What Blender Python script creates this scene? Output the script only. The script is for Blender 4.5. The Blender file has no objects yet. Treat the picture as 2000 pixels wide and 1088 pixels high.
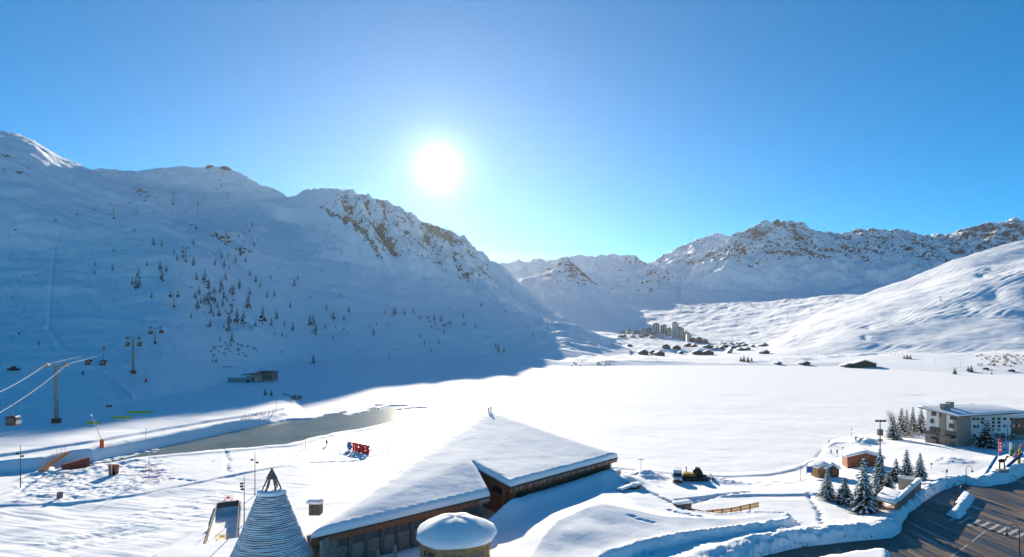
import bpy, bmesh, math, random
import numpy as np
from mathutils import Vector, Matrix
from mathutils.bvhtree import BVHTree
R = math.radians
SC = bpy.context.scene
COL = SC.collection
# ------------------------------------------------------------------ camera
F, H, YH = 1192.0, 40.0, 650.0        # focal length in photo pixels, camera height over the lake, horizon row
cam = bpy.data.cameras.new('camera'); camo = bpy.data.objects.new('camera', cam); COL.objects.link(camo)
camo.location = (0, 0, H); camo.rotation_euler = (R(90), 0, 0)
cam.sensor_fit = 'HORIZONTAL'; cam.sensor_width = 36; cam.lens = 36*F/2000
cam.shift_y = (YH-544)/2000
cam.clip_start = 1; cam.clip_end = 40000
SC.camera = camo
# ------------------------------------------------------------------ sky and sun
SUN_AZ, SUN_EL = R(-6.9), R(15.1)      # azimuth from +Y towards +X
SUN = Vector((math.sin(SUN_AZ)*math.cos(SUN_EL), math.cos(SUN_AZ)*math.cos(SUN_EL), math.sin(SUN_EL)))
world = bpy.data.worlds.new('World'); SC.world = world; world.use_nodes = True
wt = world.node_tree; wt.nodes.clear()
def wn(t, **k):
    n = wt.nodes.new(t)
    for a, b in k.items(): setattr(n, a, b)
    return n
sky = wn('ShaderNodeTexSky', sky_type='NISHITA', sun_disc=False, sun_elevation=SUN_EL, sun_rotation=SUN_AZ,
         altitude=2100, air_density=.88, dust_density=0.08, ozone_density=3.0)
bg = wn('ShaderNodeBackground'); bg.inputs[1].default_value = 0.062
out = wn('ShaderNodeOutputWorld')
# aureole and glare round the sun, painted into the sky colour
tc = wn('ShaderNodeTexCoord'); dot = wn('ShaderNodeVectorMath', operation='DOT_PRODUCT')
dot.inputs[1].default_value = SUN
nrm = wn('ShaderNodeVectorMath', operation='NORMALIZE')
wt.links.new(tc.outputs['Generated'], nrm.inputs[0]); wt.links.new(nrm.outputs[0], dot.inputs[0])
ac = wn('ShaderNodeMath', operation='ARCCOSINE'); wt.links.new(dot.outputs['Value'], ac.inputs[0])
def expo(width, amp):
    a = wn('ShaderNodeMath', operation='MULTIPLY'); a.inputs[1].default_value = -1/width; wt.links.new(ac.outputs[0], a.inputs[0])
    b = wn('ShaderNodeMath', operation='EXPONENT'); wt.links.new(a.outputs[0], b.inputs[0])
    c = wn('ShaderNodeMath', operation='MULTIPLY'); c.inputs[1].default_value = amp; wt.links.new(b.outputs[0], c.inputs[0])
    return c
e1 = expo(R(1.1), 15.0); e2 = expo(R(5.0), 1.8)
es = wn('ShaderNodeMath', operation='ADD'); wt.links.new(e1.outputs[0], es.inputs[0]); wt.links.new(e2.outputs[0], es.inputs[1])
mixc = wn('ShaderNodeMix', data_type='RGBA', blend_type='ADD'); mixc.inputs['Factor'].default_value = 1
glow = wn('ShaderNodeMix', data_type='RGBA', blend_type='MULTIPLY'); glow.inputs['Factor'].default_value = 1
glow.inputs['A'].default_value = (1.0, .97, .92, 1)
wt.links.new(es.outputs[0], glow.inputs['B'])
hs = wn('ShaderNodeHueSaturation'); hs.inputs['Hue'].default_value = .493; hs.inputs['Saturation'].default_value = 1.55; wt.links.new(sky.outputs[0], hs.inputs['Color'])
wt.links.new(hs.outputs[0], mixc.inputs['A']); wt.links.new(glow.outputs['Result'], mixc.inputs['B'])
wt.links.new(mixc.outputs['Result'], bg.inputs[0]); wt.links.new(bg.outputs[0], out.inputs[0])
sl = bpy.data.lights.new('sun', 'SUN'); sl.energy = 4.2; sl.angle = R(0.53); sl.color = (1, .90, .74)
so = bpy.data.objects.new('sun', sl); COL.objects.link(so)
so.rotation_euler = (-SUN).to_track_quat('-Z', 'Y').to_euler()
SC.view_settings.view_transform = 'Standard'; SC.view_settings.look = 'None'
SC.view_settings.exposure = 1.32; SC.view_settings.gamma = 1
SC.render.engine = 'CYCLES'
SC.cycles.max_bounces = 5; SC.cycles.diffuse_bounces = 4

# ------------------------------------------------------------------ helpers
def P(px, py, d): return Vector(((px-1000)/F*d, d, H-(py-YH)/F*d))           # photo pixel + distance -> place
def G(px, py, z=0.0):                                                          # photo pixel on level ground at height z
    d = (H-z)*F/(py-YH); return Vector(((px-1000)/F*d, d, z))
def sm(a, b, x):
    t = np.clip((x-a)/(b-a), 0, 1); return t*t*(3-2*t)
def perlin(x, y, seed=0):
    xi = np.floor(x).astype(np.int64); yi = np.floor(y).astype(np.int64); xf = x-xi; yf = y-yi
    def g(i, j, dx, dy):
        h = (i*374761393 + j*668265263 + seed*974634777) & 0xffffffff
        h = ((h ^ (h >> 13))*1274126177) & 0xffffffff; h = h ^ (h >> 16)
        a = (h & 1023)/1023.0*2*np.pi
        return np.cos(a)*dx + np.sin(a)*dy
    u = xf*xf*xf*(xf*(xf*6-15)+10); v = yf*yf*yf*(yf*(yf*6-15)+10)
    a = g(xi, yi, xf, yf); b = g(xi+1, yi, xf-1, yf); c = g(xi, yi+1, xf, yf-1); d = g(xi+1, yi+1, xf-1, yf-1)
    return (a*(1-u)+b*u)*(1-v) + (c*(1-u)+d*u)*v
def fbm(x, y, sc, oct=5, seed=0, gain=.5, ridged=False):
    t = 0; amp = 1.0; f = 1/sc
    for o in range(oct):
        n = perlin(x*f, y*f, seed+o*17)*1.5
        if ridged: n = 1-2*np.abs(n)
        t = t+amp*n; amp *= gain; f *= 2.03
    return t
def sdf(poly, X, Y):                                                           # signed distance, negative inside
    p = np.array([(a[0], a[1]) for a in poly]); d = np.full(X.shape, 1e9); ins = np.zeros(X.shape, bool)
    n = len(p)
    for i in range(n):
        ax, ay = p[i]; bx, by = p[(i+1) % n]; ex, ey = bx-ax, by-ay
        wx, wy = X-ax, Y-ay; t = np.clip((wx*ex+wy*ey)/(ex*ex+ey*ey+1e-12), 0, 1)
        d = np.minimum(d, (wx-ex*t)**2+(wy-ey*t)**2)
        c = (ay > Y) != (by > Y)
        with np.errstate(divide='ignore', invalid='ignore'):
            ins ^= c & (X < (bx-ax)*(Y-ay)/(by-ay if by != ay else 1e-9)+ax)
    d = np.sqrt(d); return np.where(ins, -d, d)
def dline(pts, X, Y):                                                          # distance to a polyline
    d = np.full(X.shape, 1e9)
    for a, b in zip(pts[:-1], pts[1:]):
        ex, ey = b[0]-a[0], b[1]-a[1]; wx, wy = X-a[0], Y-a[1]
        t = np.clip((wx*ex+wy*ey)/(ex*ex+ey*ey+1e-12), 0, 1)
        d = np.minimum(d, (wx-ex*t)**2+(wy-ey*t)**2)
    return np.sqrt(d)

# ------------------------------------------------------------------ materials
MATS = {}
def mat(name, col, rough=.7, metal=0, noise=None, bump=None, spec=.3, trans=0, emis=None, obj=False):
    """noise=(scale, second colour, detail)   bump=(scale, strength, distance)"""
    if name in MATS: return MATS[name]
    m = bpy.data.materials.new(name); m.use_nodes = True; nt = m.node_tree; b = nt.nodes['Principled BSDF']
    b.inputs['Base Color'].default_value = (*col, 1); b.inputs['Roughness'].default_value = rough
    b.inputs['Metallic'].default_value = metal; b.inputs['Specular IOR Level'].default_value = spec
    if trans: b.inputs['Transmission Weight'].default_value = trans
    t = nt.nodes.new('ShaderNodeTexCoord')
    if noise:
        n = nt.nodes.new('ShaderNodeTexNoise'); n.inputs['Scale'].default_value = noise[0]; n.inputs['Detail'].default_value = noise[2] if len(noise) > 2 else 4
        nt.links.new(t.outputs['Object'], n.inputs['Vector'])
        r = nt.nodes.new('ShaderNodeValToRGB'); r.color_ramp.elements[0].position = .35; r.color_ramp.elements[1].position = .65
        r.color_ramp.elements[0].color = (*col, 1); r.color_ramp.elements[1].color = (*noise[1], 1)
        nt.links.new(n.outputs['Fac'], r.inputs[0]); nt.links.new(r.outputs[0], b.inputs['Base Color'])
    if bump:
        n2 = nt.nodes.new('ShaderNodeTexNoise'); n2.inputs['Scale'].default_value = bump[0]; n2.inputs['Detail'].default_value = 5
        nt.links.new(t.outputs['Object'], n2.inputs['Vector'])
        bp = nt.nodes.new('ShaderNodeBump'); bp.inputs['Strength'].default_value = bump[1]; bp.inputs['Distance'].default_value = bump[2]
        nt.links.new(n2.outputs['Fac'], bp.inputs['Height']); nt.links.new(bp.outputs[0], b.inputs['Normal'])
    MATS[name] = m; return m
SNOWC = (.935, .938, .94)
def snow_mat(name, rock1=None, rock2=None, bumps=((.6, .25, .3),), stretch=None, rscale=.02):
    m = bpy.data.materials.new(name); m.use_nodes = True; nt = m.node_tree; b = nt.nodes['Principled BSDF']
    L = nt.links.new
    b.inputs['Roughness'].default_value = .8; b.inputs['Specular IOR Level'].default_value = .04
    b.inputs['Base Color'].default_value = (*SNOWC, 1)
    t = nt.nodes.new('ShaderNodeTexCoord'); last = None
    for sc, st, di in bumps:
        n = nt.nodes.new('ShaderNodeTexNoise'); n.inputs['Scale'].default_value = sc; n.inputs['Detail'].default_value = 6
        src = t.outputs['Object']
        if stretch:
            mp = nt.nodes.new('ShaderNodeMapping'); mp.inputs['Rotation'].default_value = (0, 0, stretch[0]); mp.inputs['Scale'].default_value = stretch[1]
            L(src, mp.inputs['Vector']); src = mp.outputs[0]
        L(src, n.inputs['Vector'])
        bp = nt.nodes.new('ShaderNodeBump'); bp.inputs['Strength'].default_value = st; bp.inputs['Distance'].default_value = di
        L(n.outputs['Fac'], bp.inputs['Height'])
        if last: L(last.outputs[0], bp.inputs['Normal'])
        last = bp
    if last: L(last.outputs[0], b.inputs['Normal'])
    if rock1:
        at = nt.nodes.new('ShaderNodeAttribute'); at.attribute_name = 'rock'
        n = nt.nodes.new('ShaderNodeTexNoise'); n.inputs['Scale'].default_value = rscale*4; n.inputs['Detail'].default_value = 8; n.inputs['Roughness'].default_value = .65
        L(t.outputs['Object'], n.inputs['Vector'])
        ad = nt.nodes.new('ShaderNodeMath'); ad.operation = 'MULTIPLY_ADD'; ad.inputs[1].default_value = 2.6; ad.inputs[2].default_value = -1.3
        L(n.outputs['Fac'], ad.inputs[0])
        a2 = nt.nodes.new('ShaderNodeMath'); a2.operation = 'ADD'; L(at.outputs['Fac'], a2.inputs[0]); L(ad.outputs[0], a2.inputs[1])
        mr = nt.nodes.new('ShaderNodeMapRange'); mr.inputs[1].default_value = .5; mr.inputs[2].default_value = .62
        L(a2.outputs[0], mr.inputs[0])
        n2 = nt.nodes.new('ShaderNodeTexNoise'); n2.inputs['Scale'].default_value = rscale*2; n2.inputs['Detail'].default_value = 6
        L(t.outputs['Object'], n2.inputs['Vector'])
        rc = nt.nodes.new('ShaderNodeMix'); rc.data_type = 'RGBA'; rc.inputs['A'].default_value = (*rock1, 1); rc.inputs['B'].default_value = (*rock2, 1)
        L(n2.outputs['Fac'], rc.inputs['Factor'])
        mx = nt.nodes.new('ShaderNodeMix'); mx.data_type = 'RGBA'; mx.inputs['A'].default_value = (*SNOWC, 1)
        L(mr.outputs[0], mx.inputs['Factor']); L(rc.outputs['Result'], mx.inputs['B']); L(mx.outputs['Result'], b.inputs['Base Color'])
    MATS[name] = m; return m

# ------------------------------------------------------------------ terrain
def tag(o, label=None, cat=None, group=None, kind=None):
    if label: o['label'] = label
    if cat: o['category'] = cat
    if group: o['group'] = group
    if kind: o['kind'] = kind
    return o
BV = []                                                                       # (bvh) list used to stand things on the terrain
def grid_mesh(name, X, Y, Z, m, rock=None, label=None, kind='structure', bvh=True):
    nv, nu = X.shape
    co = np.stack([X, Y, Z], -1).reshape(-1, 3).astype(np.float32)
    i = np.arange(nv*nu).reshape(nv, nu)
    q = np.stack([i[:-1, :-1], i[:-1, 1:], i[1:, 1:], i[1:, :-1]], -1).reshape(-1, 4)
    me = bpy.data.meshes.new(name)
    me.vertices.add(len(co)); me.vertices.foreach_set('co', co.ravel())
    me.loops.add(q.size); me.loops.foreach_set('vertex_index', q.ravel().astype(np.int32))
    me.polygons.add(len(q)); me.polygons.foreach_set('loop_start', np.arange(0, q.size, 4, dtype=np.int32))
    me.polygons.foreach_set('loop_total', np.full(len(q), 4, np.int32))
    me.update(calc_edges=True); me.validate()
    me.polygons.foreach_set('use_smooth', np.ones(len(q), bool))
    if rock is not None:
        a = me.attributes.new('rock', 'FLOAT', 'POINT'); a.data.foreach_set('value', rock.ravel().astype(np.float32))
    me.materials.append(m)
    o = bpy.data.objects.new(name, me); COL.objects.link(o); tag(o, label, None, None, kind)
    if bvh: BV.append(BVHTree.FromPolygons([tuple(c) for c in co.tolist()], q.tolist()))
    return o
def hit(px, py):
    """where the camera ray through a photo pixel meets the terrain"""
    o = Vector((0, 0, H)); dr = Vector(((px-1000)/F, 1, -(py-YH)/F)).normalized(); best = None
    for b in BV:
        h = b.ray_cast(o, dr)
        if h[0] is not None and (best is None or h[3] < best[1]): best = (h[0], h[3])
    return best[0] if best else None
def ground(x, y):
    best = None
    for b in BV:
        h = b.ray_cast(Vector((x, y, 3000)), Vector((0, 0, -1)))
        if h[0] is not None and (best is None or h[0].z > best): best = h[0].z
    return best if best is not None else 0.0
def blur(a, n):
    k = np.hanning(2*n+3); k /= k.sum(); return np.convolve(np.pad(a, n+1, mode='edge'), k, mode='valid')
def rows_grid(rows, pxs, segs, smooth=5, soft=None):
    """rows: lists of (px, y, d) from near to far; y None with 4th item z"""
    Ds, Zs = [], []
    for r in rows:
        a = [t[0] for t in r]
        d = np.interp(pxs, a, [t[2] for t in r])
        z = np.interp(pxs, a, [(t[3] if t[1] is None else H-(t[1]-YH)/F*t[2]) for t in r])
        if r[0][1] is not None:                                               # keep the image line straight between knots
            y = np.interp(pxs, a, [t[1] for t in r]); z = H-(y-YH)/F*d
        n = (soft or {}).get(len(Ds), 2); d = blur(d, max(n, 8)); z = blur(z, n)
        Ds.append(d); Zs.append(z)
    D, Z = [], []
    for k, n in enumerate(segs):
        for j in range(n):
            t = j/n; D.append(Ds[k]*(1-t)+Ds[k+1]*t); Z.append(Zs[k]*(1-t)+Zs[k+1]*t)
    D.append(Ds[-1]); Z.append(Zs[-1]); D = np.array(D); Z = np.array(Z)
    for _ in range(smooth):
        Z[1:-1] = .25*Z[:-2]+.5*Z[1:-1]+.25*Z[2:]
    for _ in range(3):
        Z[:, 1:-1] = .25*Z[:, :-2]+.5*Z[:, 1:-1]+.25*Z[:, 2:]
    X = (pxs-1000)/F*D
    V = np.linspace(0, 1, len(D))[:, None]*np.ones_like(D)
    return X, D.copy(), Z, V
# ================================================================== THE SETTING
m_lake = snow_mat('lake_snow', bumps=((.05, .12, 1.5), (.7, .12, .15)))
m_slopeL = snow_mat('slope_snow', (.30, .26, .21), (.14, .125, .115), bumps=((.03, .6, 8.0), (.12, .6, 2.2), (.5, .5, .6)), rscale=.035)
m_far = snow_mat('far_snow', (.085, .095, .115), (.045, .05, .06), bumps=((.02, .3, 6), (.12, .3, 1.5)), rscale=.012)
m_slopeR = snow_mat('piste_snow', bumps=((.06, .3, 2.0), (.5, .35, .5)), stretch=(R(20), (.2, 1, 1)))
m_valley = snow_mat('valley_snow', (.16, .13, .11), (.1, .09, .08), bumps=((.03, .3, 2.5), (.25, .3, .6)), rscale=.05)
# wide ground sheet under everything
bmg = bmesh.new(); vs = [bmg.verts.new(c) for c in ((-6400, -500, -6), (6400, -500, -6), (6400, 8900, -6), (-6400, 8900, -6))]
bmg.faces.new(vs); me = bpy.data.meshes.new('ground'); bmg.to_mesh(me); me.materials.append(m_lake)
o = bpy.data.objects.new('ground', me); COL.objects.link(o); tag(o, 'wide snow covered valley ground reaching to the horizon', kind='structure')
# frozen lake
yy = np.concatenate([np.linspace(392, 1000, 60)]); xx = np.linspace(-900, 900, 80)
X, Y = np.meshgrid(xx, yy); grid_mesh('lake', X, Y, np.zeros_like(X), m_lake, label='frozen lake under smooth bright snow')

# ---- left mountain
pxs = np.linspace(-520, 1230, 760)
rA = [(-520, None, 215, -2), (0, None, 240, -2), (200, None, 262, -2), (330, None, 330, -2), (420, None, 440, -2), (470, None, 560, -2), (560, None, 715, -2), (800, None, 752, -2), (1000, None, 765, -2), (1060, None, 790, -2), (1230, None, 900, -3)]
rB = [(-520, 700, 420), (0, 700, 420), (200, 690, 430), (303, 671, 500), (400, 690, 560), (480, 704, 660), (560, 706, 790), (700, 700, 850), (850, 696, 870), (1000, 690, 890), (1080, 674, 940), (1130, 662, 1000), (1230, 690, 1060)]
rC = [(-520, 610, 640), (0, 610, 620), (200, 600, 640), (340, 598, 640), (450, 622, 760), (560, 640, 900), (700, 640, 980), (850, 640, 1000), (1000, 650, 1000), (1080, 652, 1040), (1130, 652, 1060), (1230, 686, 1110)]
rC2 = [(-520, 520, 800), (0, 500, 850), (200, 490, 860), (363, 508, 800), (500, 500, 1120), (620, 500, 1280), (760, 530, 1330), (850, 560, 1300), (1000, 612, 1180), (1080, 640, 1120), (1130, 648, 1110), (1230, 684, 1160)]
rD = [(-520, 170, 1150), (-200, 205, 1180), (0, 272, 1250), (60, 284, 1260), (100, 322, 1240), (150, 350, 1250), (200, 365, 1270), (240, 378, 1280), (300, 392, 1300), (380, 410, 1380), (480, 415, 1560), (560, 430, 1640), (640, 440, 1450), (760, 475, 1500), (850, 510, 1540), (960, 560, 1480), (1000, 580, 1430), (1060, 612, 1350), (1130, 645, 1200), (1230, 682, 1220)]
rE = [(-520, 150, 1230), (-200, 190, 1250), (0, 258, 1540), (60, 277, 1545), (130, 311, 1530), (200, 343, 1540), (240, 352, 1550), (290, 366, 1545), (345, 384, 1560), (400, 398, 1600), (480, 398, 1680), (560, 405, 1640), (640, 405, 1530), (760, 440, 1590), (850, 480, 1640), (960, 540, 1560), (1000, 565, 1500), (1060, 604, 1400), (1130, 643, 1260), (1230, 681, 1280)]
rF = [(-520, 152, 1700), (-200, 215, 1760), (0, 280, 1840), (60, 300, 1850), (130, 338, 1840), (200, 356, 1840), (240, 360, 1840), (290, 367, 1840), (345, 372, 1850), (400, 368, 1860), (480, 375, 1900), (560, 392, 1740), (640, 385, 1610), (760, 425, 1650), (850, 462, 1700), (960, 524, 1620), (1000, 550, 1550), (1060, 596, 1440), (1130, 641, 1310), (1230, 680, 1330)]
rG = [(-520, 165, 2100), (-200, 235, 2150), (0, 300, 2200), (100, 330, 2200), (195, 332, 2150), (260, 334, 2120), (330, 327, 2080), (385, 325, 2050), (420, 319, 2040), (450, 328, 2030), (480, 340, 2020), (512, 364, 2000), (580, 382, 1850), (590, 371, 1800), (635, 366, 1700), (660, 368, 1690), (690, 376, 1680), (760, 402, 1710), (800, 422, 1750), (850, 443, 1780), (880, 453, 1770), (910, 475, 1760), (960, 512, 1680), (1000, 541, 1600), (1060, 590, 1480), (1120, 635, 1350), (1170, 655, 1330), (1230, 678, 1350)]
rH = [(t[0], None, t[2]*1.3, H-(t[1]-YH)/F*t[2]-260) for t in rG]
X, Y, Z, V = rows_grid([rA, rB, rC, rC2, rD, rE, rF, rG, rH], pxs, [34, 34, 40, 70, 26, 30, 60, 22], smooth=4, soft={0: 30, 1: 30, 2: 36, 3: 40, 4: 10, 5: 4, 6: 8})
PX = pxs[None, :]*np.ones_like(X)
PY = YH-(Z-H)/Y*F
slope_zone = sm(0, 30, Z)
Z0 = Z.copy()
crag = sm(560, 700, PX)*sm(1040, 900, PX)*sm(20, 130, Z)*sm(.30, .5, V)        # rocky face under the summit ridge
gul = fbm(X*.9+Y*.55, (Y*.9-X*.5)*.28, 70, 5, 3, ridged=True)                     # gullies running down the fall line
und = fbm(X, Y, 220, 4, 8)
fine = fbm(X, Y, 26, 4, 21)
Z = Z + slope_zone*(und*13*sm(.12, .4, V) + fine*2.4 + fbm(X*.35, Y, 60, 4, 22)*3.2) + crag*(gul*22+fine*5.0)*(1-.75*sm(.80, .92, V))
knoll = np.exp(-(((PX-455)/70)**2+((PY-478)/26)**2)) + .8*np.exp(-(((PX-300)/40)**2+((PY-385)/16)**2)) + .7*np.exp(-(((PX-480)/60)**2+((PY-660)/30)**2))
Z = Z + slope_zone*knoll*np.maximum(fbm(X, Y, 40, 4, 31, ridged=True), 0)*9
Z = Z + fbm(X, Y, 60, 3, 12, ridged=True)*4*sm(.80, .88, V)*sm(640, 560, PX)*sm(.90, .86, V)
gx = np.gradient(Z, axis=1)/np.gradient(X, axis=1); 
rn = fbm(X, Y, 34, 4, 40)
cr2 = np.clip(-fbm(X*.9+Y*.55, (Y*.9-X*.5)*.28, 70, 5, 3, ridged=True), -1, 1)
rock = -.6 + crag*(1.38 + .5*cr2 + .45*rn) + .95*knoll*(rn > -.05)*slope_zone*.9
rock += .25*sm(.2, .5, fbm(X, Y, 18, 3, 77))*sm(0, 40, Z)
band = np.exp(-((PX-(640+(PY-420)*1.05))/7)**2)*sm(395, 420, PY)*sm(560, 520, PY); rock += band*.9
TRK = [[(440, 714), (640, 711), (860, 705), (1000, 698), (1090, 686)], [(90, 637), (130, 627), (160, 627), (185, 633), (300, 618)], [(95, 642), (120, 680), (185, 720), (260, 775)], [(28, 455), (100, 432), (240, 418), (420, 405)], [(95, 640), (100, 560), (107, 480), (125, 440)], [(460, 660), (560, 640), (700, 625)]]
for pl in TRK:
    dd = dline(pl, PX, PY); Z = Z + 1.6*np.exp(-(dd/3.0)**2)
piste = sm(3, -3, sdf([(-520, 430), (100, 436), (107, 480), (95, 640), (250, 780), (-520, 900)], PX, PY)); Z = Z*(1-piste*.0)
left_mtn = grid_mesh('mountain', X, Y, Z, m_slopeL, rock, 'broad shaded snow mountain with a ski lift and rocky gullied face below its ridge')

# ---- valley floor with the far village
pxs = np.linspace(930, 1760, 420)
rows = [[(930, None, 742, -1.5), (1040, None, 742, -1.5), (1150, None, 728, -1.5), (1300, None, 738, -1.5), (1500, None, 735, -1.5), (1760, None, 690, -1.5)],
        [(930, 704, 790), (1100, 705, 770), (1150, 703, 770), (1300, 706, 780), (1500, 706, 780), (1760, 706, 740)],
        [(930, 690, 1000), (1100, 690, 1000), (1300, 695, 1060), (1500, 696, 1000), (1760, 685, 950)],
        [(930, 672, 1300), (1100, 672, 1300), (1200, 668, 1350), (1300, 673, 1350), (1450, 678, 1330), (1600, 672, 1230), (1760, 640, 1150)],
        [(930, 652, 1600), (1100, 650, 1600), (1200, 652, 1620), (1300, 660, 1640), (1400, 658, 1640), (1500, 652, 1600), (1600, 645, 1450), (1760, 600, 1400)],
        [(930, 640, 2000), (1200, 640, 2050), (1300, 640, 2050), (1400, 633, 2000), (1500, 622, 1950), (1600, 612, 1800), (1760, 585, 1700)],
        [(930, 625, 2500), (1200, 612, 2600), (1300, 606, 2600), (1400, 600, 2600), (1500, 592, 2500), (1620, 580, 2300), (1760, 572, 2200)],
        [(930, 610, 3000), (1240, 590, 3100), (1300, 583, 3100), (1400, 579, 3100), (1500, 578, 3000), (1620, 574, 2800), (1760, 570, 2700)]]
X, Y, Z, V = rows_grid(rows, pxs, [16, 26, 36, 44, 40, 40, 40], smooth=3)
zone = sm(0, 5, Z)*sm(735, 800, Y)
PX = pxs[None, :]*np.ones_like(X)
Z = Z + zone*(fbm(X, Y, 120, 4, 5)*4.5 + fbm(X, Y, 35, 3, 6)*1.2) + sm(1700, 2300, Y)*fbm(X*.8-Y*.5, (X*.5+Y*.8)*.3, 130, 5, 15, ridged=True)*3
fan = sm(1290, 1340, PX)*sm(1560, 1440, PX)*sm(2100, 2600, Y)
Z = Z + fan*np.abs(fbm(X*.8-Y*.55, Y*.10+X*.1, 60, 3, 16))*4
rock = -.6+.35*sm(.3, .6, fbm(X, Y, 25, 3, 70))*zone
grid_mesh('valley_floor', X, Y, Z, m_valley, rock, 'snowy valley floor rising behind the lake to the far village')

# ---- far ranges
def far_range(name, rows, pxs, segs, seed, jag, rk, label, rmask=None, und=40, jscale=200):
    X, Y, Z, V = rows_grid(rows, pxs, segs, smooth=2)
    PX = pxs[None, :]*np.ones_like(X); PY = YH-(Z-H)/Y*F
    w = sm(.02, .35, V)
    g = fbm(X*.8+Y*.3, Y*.5-X*.2, jscale, 7, seed, gain=.58, ridged=True)
    Z = Z + w*(g*jag + fbm(X, Y, 700, 3, seed+3)*und*.5)
    dzy = np.gradient(Z, axis=0)/np.gradient(Y, axis=0); dzx = np.gradient(Z, axis=1)/np.gradient(X, axis=1)
    sl = np.sqrt(dzy**2+dzx**2)
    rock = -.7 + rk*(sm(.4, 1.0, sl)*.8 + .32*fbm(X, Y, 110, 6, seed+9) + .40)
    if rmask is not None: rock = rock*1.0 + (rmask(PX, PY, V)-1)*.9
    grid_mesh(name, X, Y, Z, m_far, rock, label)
def back(r, k=1.25, dz=500): return [(t[0], None, t[2]*k, H-(t[1]-YH)/F*t[2]-dz) for t in r]
rid = [(900, 530, 4200), (985, 519, 4200), (1012, 514, 4200), (1030, 517, 4200), (1052, 514, 4200), (1064, 520, 4200), (1090, 517, 4200), (1140, 512, 4200), (1200, 509, 4300), (1225, 507, 4300), (1262, 516, 4300), (1300, 502, 4400), (1345, 486, 4400), (1372, 474, 4400), (1392, 467, 4400), (1420, 474, 4400), (1460, 480, 4400), (1560, 500, 4400)]
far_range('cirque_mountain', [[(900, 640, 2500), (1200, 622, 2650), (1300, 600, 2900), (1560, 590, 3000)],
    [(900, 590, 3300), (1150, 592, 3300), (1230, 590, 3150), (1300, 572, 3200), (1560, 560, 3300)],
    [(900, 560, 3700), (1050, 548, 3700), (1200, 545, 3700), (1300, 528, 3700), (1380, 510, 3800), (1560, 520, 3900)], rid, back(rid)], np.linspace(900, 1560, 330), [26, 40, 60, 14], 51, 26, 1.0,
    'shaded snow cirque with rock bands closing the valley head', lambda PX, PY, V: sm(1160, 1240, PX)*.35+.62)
ri2 = [(960, 560, 2700), (1000, 548, 2750), (1030, 541, 2800), (1062, 530, 2850), (1086, 519, 2880), (1093, 508, 2890), (1101, 502, 2890), (1109, 501, 2890), (1116, 511, 2890), (1126, 519, 2880), (1136, 532, 2850), (1160, 556, 2780), (1200, 585, 2700), (1240, 606, 2620), (1275, 630, 2500), (1330, 655, 2400)]
far_range('rock_tooth_spur', [[(960, 655, 1700), (1100, 654, 1720), (1200, 650, 1850), (1330, 668, 1900)],
    [(960, 600, 2200), (1100, 590, 2300), (1180, 610, 2250), (1240, 630, 2200), (1330, 662, 2150)], [(960, 570, 2560), (1060, 542, 2700), (1100, 522, 2800), (1140, 548, 2700), (1200, 592, 2560), (1330, 658, 2300)], ri2, back(ri2, 1.2, 330)],
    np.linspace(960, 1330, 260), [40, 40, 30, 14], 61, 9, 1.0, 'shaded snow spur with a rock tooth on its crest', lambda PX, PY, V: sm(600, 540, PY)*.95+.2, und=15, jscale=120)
ri3 = [(1330, 560, 3400), (1370, 512, 3600), (1392, 500, 3650), (1405, 484, 3700), (1440, 470, 3750), (1462, 462, 3750), (1480, 450, 3800), (1510, 443, 3800), (1545, 446, 3850), (1580, 457, 3900), (1610, 464, 3950), (1640, 471, 4000), (1660, 466, 4050), (1690, 463, 4100), (1715, 467, 4100), (1750, 459, 4200), (1772, 461, 4200), (1800, 470, 4200), (1830, 473, 4200), (1860, 471, 4200), (1880, 464, 4200), (1905, 460, 4200), (1930, 450, 4200), (1960, 446, 4200), (1985, 440, 4200), (2010, 446, 4200), (2200, 430, 4200), (2500, 420, 4200)]
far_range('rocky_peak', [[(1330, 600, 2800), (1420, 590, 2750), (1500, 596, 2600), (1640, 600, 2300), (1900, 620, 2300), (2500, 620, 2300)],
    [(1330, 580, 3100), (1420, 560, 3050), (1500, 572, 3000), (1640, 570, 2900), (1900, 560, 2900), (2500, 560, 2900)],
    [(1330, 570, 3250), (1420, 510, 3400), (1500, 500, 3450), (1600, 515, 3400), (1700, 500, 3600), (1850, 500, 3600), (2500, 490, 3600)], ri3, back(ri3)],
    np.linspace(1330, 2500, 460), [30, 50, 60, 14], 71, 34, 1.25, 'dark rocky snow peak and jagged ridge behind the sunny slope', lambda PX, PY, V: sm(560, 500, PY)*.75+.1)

# ---- sunny slope on the right
pxs = np.linspace(1380, 2560, 480)
rid = [(1380, 690, 1200), (1500, 668, 1300), (1580, 622, 1380), (1650, 588, 1420), (1700, 569, 1420), (1760, 547, 1400), (1830, 519, 1390), (1900, 496, 1380), (2000, 469, 1370), (2200, 420, 1370), (2560, 350, 1380)]
rows = [[(1380, None, 745, -2), (1500, None, 735, -2), (1700, None, 655, -2), (1850, None, 600, -2), (2000, None, 560, -2), (2560, None, 470, -2)],
        [(1380, 712, 800), (1500, 710, 800), (1700, 712, 720), (1850, 715, 660), (2000, 716, 620), (2560, 716, 530)],
        [(1380, 700, 960), (1500, 694, 960), (1700, 690, 860), (1850, 688, 800), (2000, 685, 760), (2560, 665, 680)],
        rid, [(t[0], None, t[2]*1.2, H-(t[1]-YH)/F*t[2]-25) for t in rid], [(t[0], None, t[2]*1.5, H-(t[1]-YH)/F*t[2]-190) for t in rid]]
X, Y, Z, V = rows_grid(rows, pxs, [14, 30, 210, 16, 14], smooth=8)
PX = pxs[None, :]*np.ones_like(X); PY = YH-(Z-H)/Y*F
zone = sm(0, 25, Z)
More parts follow.
